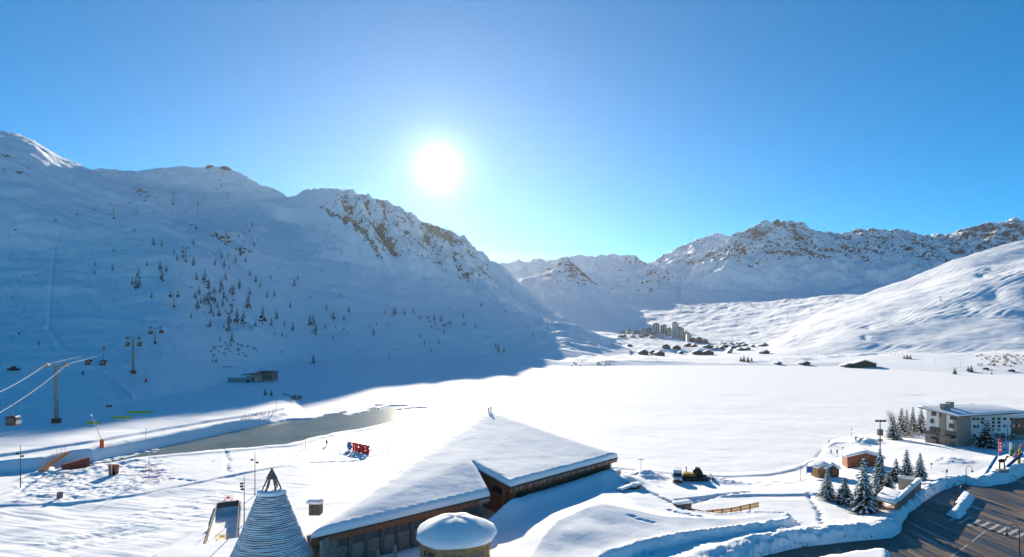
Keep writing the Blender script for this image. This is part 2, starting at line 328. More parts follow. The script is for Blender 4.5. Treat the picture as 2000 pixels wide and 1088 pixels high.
Z = Z + zone*(fbm(X, Y, 260, 3, 91)*7 + fbm(X*.9+Y*.3, Y*.35-X*.2, 40, 4, 92)*1.8)
tr = fbm(Y*.93-X*.36, (X*.93+Y*.36)*.13, 8, 3, 93)
Z = Z + zone*tr*.6*sm(-.1, .35, fbm(X, Y, 160, 2, 94))
for hx, hy, w, h, dp_ in ((1946, 578, 24, 10, 15), (1889, 597, 14, 5, 9), (1690, 660, 9, 5, 7), (1698, 642, 12, 4, 6), (1922, 540, 10, 5, 6), (1935, 522, 12, 6, 6), (1915, 538, 8, 4, 5), (1955, 541, 12, 6, 5), (1788, 630, 16, 5, 5), (1976, 545, 8, 3, 4)):
    e = ((PX-hx)/w)**2+((PY-hy)/h)**2; Z = Z - dp_*.26*np.exp(-e*1.4)
grid_mesh('sunny_slope', X, Y, Z, m_slopeR, None, 'bright sunlit ski slope with hollows and ski tracks')
# ================================================================== NEAR GROUND
def gp(pts, z=0.0): return [G(a, b, z) for a, b in pts]
m_near = snow_mat('near_snow', (.36, .33, .29), (.27, .24, .21), bumps=((.22, .2, .8), (1.6, .22, .12), (6, .12, .03)), rscale=.12)
pxs = np.concatenate([np.linspace(-620, -40, 70), np.linspace(-37, 2037, 800), np.linspace(2042, 2620, 70)])
ys = np.concatenate([np.linspace(1330, 1110, 60), np.linspace(1109, 770, 380)])
PXn, PYn = np.meshgrid(pxs, ys); D = H*F/(PYn-YH); X = (PXn-1000)/F*D; Y = D
Z = np.full_like(X, .03)
SHORE = [(1150, 893), (1205, 903), (1260, 911), (1330, 917), (1420, 920), (1500, 917), (1560, 906), (1598, 888), (1610, 870), (1628, 856), (1660, 849), (1720, 846), (1800, 843), (2000, 838), (2700, 830)]
land = gp(SHORE, .8)+gp([(2700, 1500), (500, 1500), (900, 1000), (1040, 940)], .8)
s_land = sdf(land, X, Y); landh = sm(.5, -1.5, s_land)*.8 + 2.2*sm(0, -38, s_land); Z = Z+landh
# far bank of the open channel (piste level on the left)
PLAT = [(-700, 985), (-200, 940), (0, 912), (90, 905), (140, 894), (185, 890), (300, 866), (400, 846), (500, 824), (566, 808), (592, 795), (580, 781), (520, 772), (400, 772), (0, 772), (-700, 790)]
s_pl = sdf(gp(PLAT, 1.5), X, Y); Z = Z+3.0*sm(1.5, -3.5, s_pl)+fbm(X, Y, 30, 3, 7)*.3*sm(0, -10, s_pl)
LOOP = gp([(-100, 905), (200, 862), (330, 838), (430, 822), (520, 808), (575, 797), (588, 788), (570, 780), (520, 777)], 3)
d_lp = dline(LOOP, X, Y); Z = Z-.8*sm(5.5, 3.5, d_lp)*sm(2, -2, s_pl)
# open water
WATER = [(120, 918), (150, 905), (185, 897), (300, 873), (400, 852), (500, 832), (560, 820), (612, 818), (632, 811), (660, 808), (676, 812), (705, 806), (745, 798), (760, 793), (800, 792), (802, 795), (775, 799), (760, 803), (790, 798), (832, 797), (838, 799), (812, 806), (790, 812), (776, 815), (780, 821), (740, 830), (690, 840), (640, 848), (560, 868), (480, 875), (400, 881), (280, 893), (200, 907), (150, 918)]
s_w = sdf(gp(WATER, -.2), X, Y) + fbm(X, Y, 9, 4, 33)*1.0
Z = Z-1.3*sm(.4, -.6, s_w)*sm(3.0, 0.4, Z-landh*0)
for q in ([(720, 812), (735, 806), (760, 800), (742, 812)], [(655, 806), (672, 803), (680, 806), (664, 808)], [(715, 800), (730, 797), (742, 799), (728, 802)], [(805, 811), (820, 809), (823, 812), (808, 813)], [(730, 792), (748, 791), (750, 793), (735, 794)]):
    Z = Z-1.0*sm(.5, -.6, sdf(gp(q, -.2), X, Y)+fbm(X, Y, 6, 3, 34)*.8)
# raised snow field between the channel and the groomed track, path edges
edge = gp([(-300, 990), (20, 985), (130, 982), (260, 965), (430, 932), (560, 908), (640, 888)])
s_gr = sdf(gp([(-300, 992), (20, 986), (130, 983), (260, 966), (430, 933), (560, 909), (640, 930), (560, 985), (470, 1000), (400, 1030), (300, 1085), (200, 1200), (-300, 1200)]), X, Y)
Z = Z-(.42+.3*fbm(X, Y, 12, 2, 83))*sm(.5, -.7, s_gr+fbm(X, Y, 5, 3, 82)*.5)*sm(.5, .1, landh)*sm(610, 470, PXn)
Z = Z+.5*sm(3.2, 1, np.abs(s_w-3.5))*sm(2, -1, landh)*sm(.1, 1.0, s_w)*(PYn > 815)
rough = sm(2, -3, sdf(gp([(15, 984), (45, 925), (110, 908), (200, 905), (330, 892), (345, 935), (270, 962), (120, 981)]), X, Y))
rough += .8*sm(2, -2, sdf(gp([(640, 895), (660, 872), (700, 868), (740, 872), (730, 882), (690, 892)]), X, Y))
rough += .7*sm(1, -2, sdf(gp([(1390, 935), (1560, 925), (1600, 930), (1580, 945), (1480, 950), (1400, 945)], 2), X, Y))
rough += .45*sm(3, -3, sdf(gp([(420, 1000), (300, 1040), (100, 1075), (60, 1060), (250, 1000), (440, 950)]), X, Y))
Z = Z+rough*(fbm(X, Y, 2.6, 3, 55)*.30+fbm(X, Y, 7, 2, 56)*.2)
Z = Z+(fbm(X, Y, 40, 3, 57)*.22+fbm(X, Y, 8, 3, 58)*.05)*sm(0.0, 2, s_w)
# ski and piste-basher tracks
trk = fbm((X*.95-Y*.3)*.06, (Y*.95+X*.3), 1.3, 2, 59); Z = Z+trk*.07*sm(0, -3, s_gr)
# sunken lane with plank walls
PIT = gp([(424, 984), (467, 978), (463, 1050), (399, 1062)]); s_pit = sdf(PIT, X, Y); Z = Z-1.9*sm(.25, -.25, s_pit)
# mound in front of the big building
MOUND = gp([(930, 1020), (1000, 990), (1090, 955), (1175, 921), (1215, 938), (1280, 968), (1345, 1000), (1400, 1007), (1480, 1001), (1546, 1003), (1553, 1021), (1500, 1035), (1350, 1052), (1250, 1074), (1190, 1092), (1080, 1160), (960, 1240), (900, 1120)], 4.5)
s_m = sdf(MOUND, X, Y); Z = Z+2.1*sm(.9, -1.3, s_m+fbm(X, Y, 5, 3, 60)*.35)+2.2*sm(-2, -22, s_m)+sm(0, -8, s_m)*fbm(X, Y, 22, 3, 61)*.4
BERM = gp([(1235, 1088), (1330, 1066), (1480, 1045), (1580, 1030), (1640, 1015), (1700, 1010), (1755, 1030), (1740, 1042), (1600, 1052), (1480, 1068), (1400, 1090), (1300, 1130), (1200, 1150)], 3.6)
s_b = sdf(BERM, X, Y); Z = Z+.9*sm(.6, -2.0, s_b+fbm(X, Y, 4, 3, 62)*.6)
for a_, b_, hh_, off_ in ((G(997, 951, 8.6), G(1206, 893, 8.8), 2.4, 1.5), (G(607, 1052, 7.0), G(957, 969, 7.4), 1.5, 2.5)):
    t_ = (b_-a_).normalized(); n_ = Vector((t_.y, -t_.x, 0)); Z = Z+hh_*np.exp(-(dline([a_+n_*off_, b_+n_*off_], X, Y)/4.5)**2)*sm(0, 3, (X-a_.x)*n_.x+(Y-a_.y)*n_.y+3.5)
# the road lies at z = 3
ROAD = [(1380, 1140), (1440, 1104), (1490, 1086), (1560, 1070), (1660, 1058), (1742, 1051), (1759, 1040), (1763, 1022), (1776, 1002), (1800, 984), (1832, 962), (1862, 950), (1888, 944), (1920, 949), (1962, 945), (2012, 924), (2150, 880), (2700, 800), (2700, 1500), (1300, 1500), (1300, 1200)]
road_w = gp(ROAD, 3.0); s_r = sdf(road_w, X, Y)
ISL_A = gp([(1880, 957), (1905, 967), (1873, 1010), (1852, 1000)], 3.6); ISL_B = gp([(1530, 1108), (1575, 1091), (1640, 1078), (1700, 1069), (1735, 1071), (1748, 1088), (1752, 1140), (1500, 1180)], 3.4)
s_a = sdf(ISL_A, X, Y); s_bb = sdf(ISL_B, X, Y)
wob = fbm(X, Y, 3.5, 3, 63)*.45
near_r = sm(16, 5, s_r)
Z = Z*(1-near_r)+np.maximum(Z, 3.0)*near_r
Z = Z+sm(.2, 1.6, s_r+wob)*sm(9, 2.5, s_r)*(1.0+.35*fbm(X, Y, 5, 3, 64))*sm(.5, 2, landh)
Z = np.where(s_r+wob < .6, 2.9+sm(-.1, .6, s_r+wob)*.35, Z)
Z = np.maximum(Z, np.where(s_a < 2, 2.9+1.25*sm(.3, -.9, s_a+wob*.6), -9)); Z = np.maximum(Z, np.where(s_bb < 2, 2.9+1.0*sm(.3, -1.8, s_bb+wob), -9))
# big bank round the giant skis, heap by the shelter, parking-lot heaps
SKIB = gp([(1895, 940), (1925, 918), (1950, 895), (2010, 880), (2080, 870), (2080, 895), (2010, 918), (1965, 938), (1920, 944)], 3.8)
Z = Z+1.0*sm(1, -3, sdf(SKIB, X, Y)+wob*1.5)
SHB = gp([(1752, 1040), (1740, 1010), (1800, 965), (1830, 945), (1860, 945), (1832, 960), (1800, 980), (1775, 1000), (1764, 1022)], 3.5)
Z = Z+.9*sm(.8, -1.5, sdf(SHB, X, Y)+wob)*(s_r > .2)
for hx, hy, hw, hh in ((1268, 930, 5, 1.3), (1245, 922, 6, .9), (1395, 935, 3, 1.0), (1430, 938, 3, .8), (1700, 915, 5, .7), (1690, 858, 4, 1.8), (1850, 903, 6, 1.0), (1990, 905, 5, 1.5)):
    c = G(hx, hy, 2.5); r2 = ((X-c.x)**2+(Y-c.y)**2)/hw**2
    Z = Z+hh*np.exp(-r2)*(1+.35*fbm(X, Y, 2.2, 3, 66))
# walking path along the shore
PATHR = gp([(1205, 912), (1330, 924), (1420, 928), (1520, 924), (1580, 912), (1612, 893), (1625, 872), (1650, 862)], 2.0)
Z = Z-.35*sm(4.2, 2.8, dline(PATHR, X, Y))
Z = Z-.4*sm(2.6, 1.6, dline(gp([(1330, 978), (1400, 970), (1480, 967), (1600, 964)], 3.2), X, Y))
# footprints
rng = random.Random(5)
for pts in ([(440, 883), (447, 900), (442, 912), (448, 925)], [(505, 885), (515, 878)], [(1310, 1018), (1380, 1036)], [(1350, 980), (1400, 965), (1470, 957)], [(1580, 960), (1600, 1000), (1608, 1030)], [(130, 905), (60, 940), (30, 965)], [(380, 940), (330, 935), (300, 945)], [(760, 880), (700, 900), (600, 905)], [(1230, 1040), (1280, 1050)]):
    w = gp(pts, 3 if pts[0][0] > 900 else 0)
    for a, b in zip(w[:-1], w[1:]):
        n = int((b-a).length/.9)
        for k in range(n):
            c = a.lerp(b, k/n); cx, cy = c.x+rng.uniform(-.35, .35), c.y+rng.uniform(-.35, .35)
            jj = np.abs(ys-(YH+H*F/max(cy-3, 50))).argmin(); lo, hi = max(jj-14, 0), min(jj+14, len(ys)-1)
            Z[lo:hi] -= .3*np.exp(-((X[lo:hi]-cx)**2+(Y[lo:hi]-cy)**2)/.30)
Z[-1] = -.4; Z[-2] = -.1
rock = -.75 + .9*sm(1.6, .2, np.abs(s_r-.3)) + .35*sm(.3, -.2, np.abs(s_a))+.25*sm(1.2, .3, np.abs(s_bb))+.15*sm(4, 0, s_r)
clod = sm(4.0, .5, np.abs(s_r-1.2))+sm(2.5, .3, np.abs(s_m))*.8+sm(2.0, .3, np.abs(s_b))*.8+sm(1.5, .2, np.abs(s_a))*.6
Z = Z+np.clip(clod, 0, 1.2)*(fbm(X, Y, 1.7, 3, 81, ridged=True)*.26)*(s_r > .3)
grid_mesh('snow_ground', X, Y, Z, m_near, rock, 'trampled and banked snow round the lakeside buildings')
XN, YN, ZN = X, Y, Z

def sheet(name, pts, z, m, label=None, kind='structure', parent=None):
    bm = bmesh.new(); f = bm.faces.new([bm.verts.new((p[0], p[1], z)) for p in pts]); bmesh.ops.triangulate(bm, faces=[f])
    if bm.faces[:] and sum(f.normal.z for f in bm.faces) < 0: bmesh.ops.reverse_faces(bm, faces=bm.faces[:])
    me = bpy.data.meshes.new(name); bm.to_mesh(me); me.materials.append(m); o = bpy.data.objects.new(name, me); COL.objects.link(o)
    if parent: o.parent = parent
    else: tag(o, label, kind=kind)
    return o
m_water = mat('water', (.14, .155, .105), .15, noise=(.07, (.24, .24, .165), 5), bump=(2.5, .08, .05), spec=.5)
sheet('open_water', gp([(60, 935), (60, 880), (560, 800), (880, 780), (880, 830), (560, 880)], -.35), -.35, m_water, 'grey green strip of open water along the snowy lake edge')
def asphalt():
    m = mat('asphalt', (.055, .05, .045), .55, bump=(9, .2, .02), spec=.22); nt = m.node_tree; b = nt.nodes['Principled BSDF']
    t = nt.nodes.new('ShaderNodeTexCoord'); mp = nt.nodes.new('ShaderNodeMapping'); mp.inputs['Rotation'].default_value = (0, 0, R(38)); mp.inputs['Scale'].default_value = (.9, .07, 1)
    nt.links.new(t.outputs['Object'], mp.inputs[0]); n = nt.nodes.new('ShaderNodeTexNoise'); n.inputs['Scale'].default_value = .8; n.inputs['Detail'].default_value = 7
    nt.links.new(mp.outputs[0], n.inputs[0]); r = nt.nodes.new('ShaderNodeValToRGB')
    r.color_ramp.elements[0].position = .35; r.color_ramp.elements[0].color = (.035, .029, .024, 1); r.color_ramp.elements[1].position = .72; r.color_ramp.elements[1].color = (.24, .175, .125, 1)
    nt.links.new(n.outputs['Fac'], r.inputs[0]); nt.links.new(r.outputs[0], b.inputs['Base Color'])
    r2 = nt.nodes.new('ShaderNodeMapRange'); r2.inputs[1].default_value = .3; r2.inputs[2].default_value = .7; r2.inputs[3].default_value = .22; r2.inputs[4].default_value = .8
    nt.links.new(n.outputs['Fac'], r2.inputs[0]); nt.links.new(r2.outputs[0], b.inputs['Roughness'])
    return m
road = sheet('road', road_w, 3.0, asphalt(), 'wet dark asphalt road with dirty meltwater streaks between snow banks')
m_paint = mat('road_paint', (.55, .53, .48), .6, noise=(1.5, (.30, .28, .25)))
def stripe(name, a, b, w):
    a, b = G(*a, 3.0), G(*b, 3.0); t = (b-a).normalized(); n = Vector((-t.y, t.x, 0))*w/2
    o = sheet(name, [a+n, b+n, b-n, a-n], 3.004, m_paint, parent=road); return o
for k in range(9):
    u = k/8; x = 1864+u*150; y = 1012+u*37
    stripe('crossing_bar', (x-9, y+5), (x+12, y-6), .62)
for a, b in (((1740, 1165), (1840, 1100)), ((1848, 1094), (1890, 1064)), ((1898, 1058), (1925, 1037))): stripe('lane_line', a, b, .16)
# ================================================================== MESH HELPERS
class MB:
    def __init__(s): s.v = []; s.f = []
    def add(s, v, f):
        k = len(s.v); s.v += [tuple(a) for a in v]; s.f += [tuple(i+k for i in q) for q in f]; return s
    def box(s, c, sz, rz=0, M=None):
        x, y, z = sz[0]/2, sz[1]/2, sz[2]/2; cs, sn = math.cos(rz), math.sin(rz)
        v = [(c[0]+a*cs-b*sn, c[1]+a*sn+b*cs, c[2]+d) for a, b, d in ((-x, -y, -z), (x, -y, -z), (x, y, -z), (-x, y, -z), (-x, -y, z), (x, -y, z), (x, y, z), (-x, y, z))]
        return s.add(v, [(3, 2, 1, 0), (4, 5, 6, 7), (0, 1, 5, 4), (1, 2, 6, 5), (2, 3, 7, 6), (3, 0, 4, 7)])
    def tube(s, a, b, r0, r1=None, n=8, cap=True):
        a, b = Vector(a), Vector(b); r1 = r0 if r1 is None else r1; d = (b-a).normalized()
        u = d.orthogonal().normalized(); w = d.cross(u); v = []
        for p, r in ((a, r0), (b, r1)):
            for k in range(n): t = 2*math.pi*k/n; v.append(p+u*math.cos(t)*r+w*math.sin(t)*r)
        f = [(k, (k+1) % n, n+(k+1) % n, n+k) for k in range(n)]
        if cap: f += [tuple(range(n-1, -1, -1)), tuple(range(n, 2*n))]
        return s.add(v, f)
    def path(s, pts, r, n=6):
        for a, b in zip(pts[:-1], pts[1:]): s.tube(a, b, r, r, n)
        return s
    def bar(s, a, b, w, h):                                  # square beam between two points
        a, b = Vector(a), Vector(b); d = (b-a).normalized(); up = Vector((0, 0, 1))
        if abs(d.z) > .95: up = Vector((0, 1, 0))
        u = d.cross(up).normalized()*w/2; t = u.cross(d).normalized()*h/2
        v = [p+i*u+j*t for p in (a, b) for i, j in ((-1, -1), (1, -1), (1, 1), (-1, 1))]
        return s.add(v, [(3, 2, 1, 0), (4, 5, 6, 7), (0, 1, 5, 4), (1, 2, 6, 5), (2, 3, 7, 6), (3, 0, 4, 7)])
    def prism(s, poly, z0, z1):                               # z0 / z1: number or list per corner
        n = len(poly); a = z0 if isinstance(z0, (list, tuple)) else [z0]*n; b = z1 if isinstance(z1, (list, tuple)) else [z1]*n
        v = [(p[0], p[1], a[i]) for i, p in enumerate(poly)]+[(p[0], p[1], b[i]) for i, p in enumerate(poly)]
        return s.add(v, [tuple(range(n-1, -1, -1)), tuple(range(n, 2*n))]+[(k, (k+1) % n, n+(k+1) % n, n+k) for k in range(n)])
    def lathe(s, prof, n=12, c=(0, 0, 0)):
        v = [(c[0]+r*math.cos(2*math.pi*k/n), c[1]+r*math.sin(2*math.pi*k/n), c[2]+z) for r, z in prof for k in range(n)]; m = len(prof)
        return s.add(v, [(j*n+k, j*n+(k+1) % n, (j+1)*n+(k+1) % n, (j+1)*n+k) for j in range(m-1) for k in range(n)]+[tuple(range(n-1, -1, -1)), tuple(range((m-1)*n, m*n))])
    def build(s, name, m, parent=None, smooth=False, bevel=0, seg=2):
        me = bpy.data.meshes.new(name); me.from_pydata(s.v, [], s.f); me.update()
        bm = bmesh.new(); bm.from_mesh(me); bmesh.ops.recalc_face_normals(bm, faces=bm.faces[:])
        if bevel:
            try: bmesh.ops.bevel(bm, geom=bm.edges[:], offset=bevel, segments=seg, affect='EDGES', profile=.5, clamp_overlap=True)
            except Exception: pass
        bm.to_mesh(me); bm.free()
        if smooth: me.polygons.foreach_set('use_smooth', [True]*len(me.polygons))
        me.materials.append(MATS[m] if isinstance(m, str) else m)
        o = bpy.data.objects.new(name, me); COL.objects.link(o)
        if parent: o.parent = parent
        return o
def empty(name, loc, label=None, cat=None, group=None, rz=0, sc=1):
    o = bpy.data.objects.new(name, None); COL.objects.link(o); o.location = loc; o.rotation_euler = (0, 0, rz); o.scale = (sc,)*3
    return tag(o, label, cat, group)
def dup(o, parent=None):
    c = o.copy(); COL.objects.link(c)
    if parent: c.parent = parent
    for ch in o.children: dup(ch, c)
    return c
def put(o, loc, rz=0, sc=1, label=None, group=None):
    o.location = loc; o.rotation_euler = (0, 0, rz); o.scale = (sc,)*3 if not isinstance(sc, tuple) else sc
    if label: o['label'] = label
    if group: o['group'] = group
    return o
def on(px, py, dz=0): p = hit(px, py); return Vector((p.x, p.y, p.z+dz))
def blob(mb, c, r, n=8, m=4, seed=0, amp=.2):                # lumpy closed ball
    rg = random.Random(seed); v = [(c[0], c[1], c[2]-r[2])]; f = []
    for j in range(1, m):
        t = math.pi*j/m
        for k in range(n):
            q = 1+rg.uniform(-amp, amp); p = 2*math.pi*k/n
            v.append((c[0]+r[0]*math.sin(t)*math.cos(p)*q, c[1]+r[1]*math.sin(t)*math.sin(p)*q, c[2]-r[2]*math.cos(t)*q))
    v.append((c[0], c[1], c[2]+r[2])); L = len(v)-1
    for k in range(n):
        f.append((0, 1+(k+1) % n, 1+k)); f.append((L, L-n+k, L-n+(k+1) % n))
        for j in range(m-2): a = 1+j*n; f.append((a+k, a+(k+1) % n, a+n+(k+1) % n, a+n+k))
    return mb.add(v, f)
def slab(pts, thick, cuts=0, amp=0, seed=0):
    """closed snow blanket over a polygon of 3-D points, rounded and lumpy"""
    bm = bmesh.new(); f = bm.faces.new([bm.verts.new(p) for p in pts]); f.normal_update()
    if f.normal.z < 0: bmesh.ops.reverse_faces(bm, faces=[f])
    r = bmesh.ops.extrude_face_region(bm, geom=[f]); up = [g for g in r['geom'] if isinstance(g, bmesh.types.BMVert)]
    for v in up: v.co.z += thick
    bmesh.ops.recalc_face_normals(bm, faces=bm.faces[:])
    bmesh.ops.bevel(bm, geom=[e for e in bm.edges if all(v in up for v in e.verts)], offset=thick*.6, segments=4, affect='EDGES', profile=.5)
    if cuts:
        bmesh.ops.triangulate(bm, faces=[f for f in bm.faces if len(f.verts) > 4])
        for _ in range(cuts): bmesh.ops.subdivide_edges(bm, edges=[e for e in bm.edges if e.calc_length() > 2.0], cuts=1)
        co = np.array([v.co for v in bm.verts]); d = fbm(co[:, 0], co[:, 1], 9, 3, seed)*amp
        for v, k in zip(bm.verts, d): v.co.z += float(k)
    return bm
def build_bm(name, bm, m, parent=None, smooth=True):
    me = bpy.data.meshes.new(name); bm.to_mesh(me); bm.free()
    if smooth: me.polygons.foreach_set('use_smooth', [True]*len(me.polygons))
    me.materials.append(MATS[m] if isinstance(m, str) else m); o = bpy.data.objects.new(name, me); COL.objects.link(o)
    if parent: o.parent = parent
    return o
m_snow = snow_mat('piled_snow', bumps=((.5, .3, .25), (4, .2, .04))); 
mat('metal', (.20, .21, .22), .45, .6); mat('dark_metal', (.045, .045, .05), .5, .3); mat('lightmetal', (.5, .52, .54), .45, .4)
mat('wood_red', (.27, .085, .04), .7, noise=(1.2, (.36, .13, .06)), bump=(6, .2, .02))
mat('wood', (.48, .28, .12), .7, noise=(2.0, (.36, .19, .08)), bump=(8, .2, .02)); mat('wood_dark', (.085, .06, .045), .75, noise=(1.5, (.13, .10, .08)))
mat('wood_grey', (.15, .125, .11), .8, noise=(2, (.21, .18, .16))); mat('glass', (.03, .045, .055), .08, spec=.6)
mat('stone', (.38, .33, .26), .85, noise=(2.2, (.22, .19, .16), 8), bump=(2.6, .6, .1)); mat('concrete', (.40, .37, .33), .85, noise=(.6, (.33, .31, .28)))
mat('render_white', (.82, .80, .75), .8, noise=(.5, (.76, .74, .70))); mat('orange', (.75, .11, .025), .6); mat('red', (.62, .015, .02), .5); mat('yellow', (.75, .55, .03), .6)
mat('blue', (.02, .11, .33), .5); mat('skyblue', (.05, .33, .65), .5); mat('white', (.78, .78, .78), .5); mat('black', (.015, .015, .017), .5); mat('ice', (.75, .85, .9), .15, spec=.5)
mat('bark', (.075, .052, .038), .9); mat('needles', (.022, .042, .020), .8, noise=(3, (.045, .060, .025))); mat('larch', (.055, .043, .035), .9, noise=(2, (.085, .065, .05)))
mat('brown_red', (.16, .05, .04), .8); mat('green', (.03, .30, .10), .6); mat('twig', (.15, .10, .07), .9)
# ================================================================== FOREGROUND BUILDINGS
# ---- big roofed hall
A = G(607, 1052, 7.0); E = G(957, 969, 7.4); E1 = G(997, 951, 8.6); B = G(1206, 893, 8.8); E0 = None
APX = P(955, 806, 186); C = Vector((-16, 202, 7.5)); 
_n = (E-A).cross(APX-A).normalized(); _d = Vector(((930-1000)/F, 1, -(924-YH)/F)); _o = Vector((0, 0, H)); E0 = _o+_d*((A-_o).dot(_n)/_d.dot(_n)); E0.z += .9
hall = empty('lakeside_hall', ((A.x+B.x)/2, (A.y+B.y)/2, 3), 'large timber and stone hall under one huge sloping snow covered roof', 'building')
def rel(o, parent):                                            # keep world place while parenting
    o.parent = parent; o.matrix_parent_inverse = Matrix.Translation(parent.location).inverted() if parent.rotation_euler.z == 0 else parent.matrix_basis.inverted(); return o
def part(mb, name, m, parent, **k): return rel(mb.build(name, m, **k), parent)
FD = (E-A); FD.z = 0; FD.normalize(); FN = Vector((FD.y, -FD.x, 0))        # along the facade, outwards to the camera
# roof shell and snow
Am = A+Vector((0, 0, .0)); Mid = Vector((E.x, E.y, 7.4))
lo = [A, E, Vector((E0.x, E0.y, E0.z-3.0)), APX]
def roof_blanket(faces, thick):
    bm = bmesh.new(); vm = {}
    fs = []
    for f in faces: fs.append(bm.faces.new([vm.setdefault(tuple(p), None) or vm.__setitem__(tuple(p), bm.verts.new(p)) or vm[tuple(p)] for p in f]))
    bmesh.ops.recalc_face_normals(bm, faces=bm.faces[:])
    if sum(f.normal.z for f in bm.faces) < 0: bmesh.ops.reverse_faces(bm, faces=bm.faces[:])
    r = bmesh.ops.extrude_face_region(bm, geom=bm.faces[:]); up = set(g for g in r['geom'] if isinstance(g, bmesh.types.BMVert))
    for v in up: v.co.z += thick
    bmesh.ops.recalc_face_normals(bm, faces=bm.faces[:])
    rim = [e for e in bm.edges if all(v in up for v in e.verts) and any(not all(v in up for v in f.verts) for f in e.link_faces)]
    bmesh.ops.bevel(bm, geom=rim, offset=thick*.6, segments=4, affect='EDGES', profile=.5)
    bmesh.ops.triangulate(bm, faces=bm.faces[:])
    for _ in range(5): bmesh.ops.subdivide_edges(bm, edges=[e for e in bm.edges if e.calc_length() > 1.8], cuts=1); bmesh.ops.triangulate(bm, faces=[f for f in bm.faces if len(f.verts) > 3])
    top = [v for v in bm.verts if all(f.normal.z > .3 for f in v.link_faces)]
    for _ in range(5): bmesh.ops.smooth_vert(bm, verts=top, factor=.5, use_axis_x=False, use_axis_y=False, use_axis_z=True)
    co = np.array([v.co for v in bm.verts]); d = fbm(co[:, 0], co[:, 1], 14, 3, 5)*.10+fbm(co[:, 0], co[:, 1], 4, 2, 6)*.03
    for v, k in zip(bm.verts, d): v.co.z += float(k)
    return bm
rel(build_bm('roof_snow', roof_blanket([[A, E, E0, APX], [E0, E1, B, APX], [APX, B, C], [A, APX, C]], 1.05), m_snow), hall)
def fascia(a, b, h, name, m, dz=-.05, off=.05, th=.25):
    mb = MB(); n = Vector((b.y-a.y, a.x-b.x, 0)).normalized(); a2, b2 = a+n*off, b+n*off
    for p in (a2, b2): pass
    mb.bar(a2+Vector((0, 0, dz-h/2)), b2+Vector((0, 0, dz-h/2)), th, h); return part(mb, name, m, hall)
fascia(A, E, .28, 'eave_board', 'wood_dark'); fascia(A, E, .95, 'fascia_board', 'wood_red', -.33, -.25)
fascia(E1, B, .35, 'eave_board', 'wood_dark'); fascia(E1, B, .75, 'fascia_board', 'wood_red', -.4, -.2)
fascia(E0, E1, .35, 'eave_board', 'wood_dark'); fascia(E0, E1, 1.0, 'fascia_board', 'wood_red', -.4, -.2)
def wall(a, b, z0, z1a, z1b, inset, name, m, th=.5):
    n = Vector((b.y-a.y, a.x-b.x, 0)).normalized(); a2, b2 = a-n*inset, b-n*inset; mb = MB()
    c = [(a2.x, a2.y), (b2.x, b2.y), (b2.x-n.x*th, b2.y-n.y*th), (a2.x-n.x*th, a2.y-n.y*th)]
    mb.prism(c, z0, [z1a, z1b, z1b, z1a]); return part(mb, name, m, hall)
wall(A, E, -1, A.z-.2, E.z-.2, 2.2, 'wall', 'stone'); wall(E1, B, 0, E1.z-.3, B.z-.3, 1.8, 'wall', 'wood_red')
wall(E0, E1, 2, E0.z-.3, E1.z-.3, .8, 'gable_wall', 'wood_red'); wall(B, C, 0, B.z-.3, C.z-.3, 2.5, 'wall', 'stone'); wall(C, A, 0, C.z-.3, A.z-.3, 1.5, 'wall', 'stone')
Bi = B-FD*5-FN*1.7
part(MB().prism([(Bi.x, Bi.y), (Bi.x+FD.x*3.4, Bi.y+FD.y*3.4), (Bi.x+FD.x*3.4-FN.x*4, Bi.y+FD.y*3.4-FN.y*4), (Bi.x-FN.x*4, Bi.y-FN.y*4)], 0, 8.2), 'corner_pier', 'stone', hall)
ln = (E-A).length
for k in range(12):                                            # pillars and dark window bays of the near facade
    p = A+FD*(1.5+k*(ln-3)/11)-FN*1.9; mb = MB().box((p.x, p.y, 3.2), (.55, .6, 7.0), math.atan2(FD.y, FD.x)); part(mb, 'pillar', 'wood_grey', hall)
    if k < 11:
        q = p+FD*(ln-3)/22; mb = MB().box((q.x-FN.x*.22, q.y-FN.y*.22, 4.6), ((ln-3)/11-.9, .2, 1.7), math.atan2(FD.y, FD.x)); part(mb, 'wall_panel', mat('panel_grey', (.15, .15, .15), .5, noise=(.8, (.10, .10, .105))), hall)
L2 = (B-E1).length; D2 = (B-E1).normalized()
for k in range(9):
    p = E1+D2*(1+k*(L2-6)/8); mb = MB().bar(p-FN*1.7+Vector((0, 0, -.75)), p+FN*.0+Vector((0, 0, -.6)), .2, .3); part(mb, 'rafter', 'wood_dark', hall)
rng = random.Random(11)
for a, b, n in ((E1, B, 60), (A.lerp(E, .93), E, 10)):           # icicles
    for k in range(n):
        p = a.lerp(b, (k+rng.random())/n)+FN*.02; h = rng.uniform(.35, 1.3)
        part(MB().tube(p+Vector((0, 0, -.35)), p+Vector((0, 0, -.4-h)), .05, .008, 5), 'icicle', 'ice', hall)
gd = (E1-E0); gd.z = 0; gd.normalize(); gn = Vector((gd.y, -gd.x, 0)); gm = E0.lerp(E1, .6)-gn*.6
part(MB().box((gm.x, gm.y, 7.3), (3.4, .3, 2.2), math.atan2(gd.y, gd.x)), 'window', 'glass', hall)
ch = empty('roof_flue', (APX.x+.3, APX.y-2.0, APX.z-.2), 'pair of short grey flue pipes standing on top of the hall roof', 'chimney')
fx = hit(957, 808) or APX
for dx in (-.32, .34):
    MB().tube((dx, 0, -.8), (dx, 0, 1.9+dx*.4), .22, .22, 10).build('flue_pipe', 'lightmetal', ch); MB().tube((dx, 0, 1.95+dx*.4), (dx, 0, 2.2+dx*.4), .30, .30, 10).build('flue_cap', 'metal', ch)
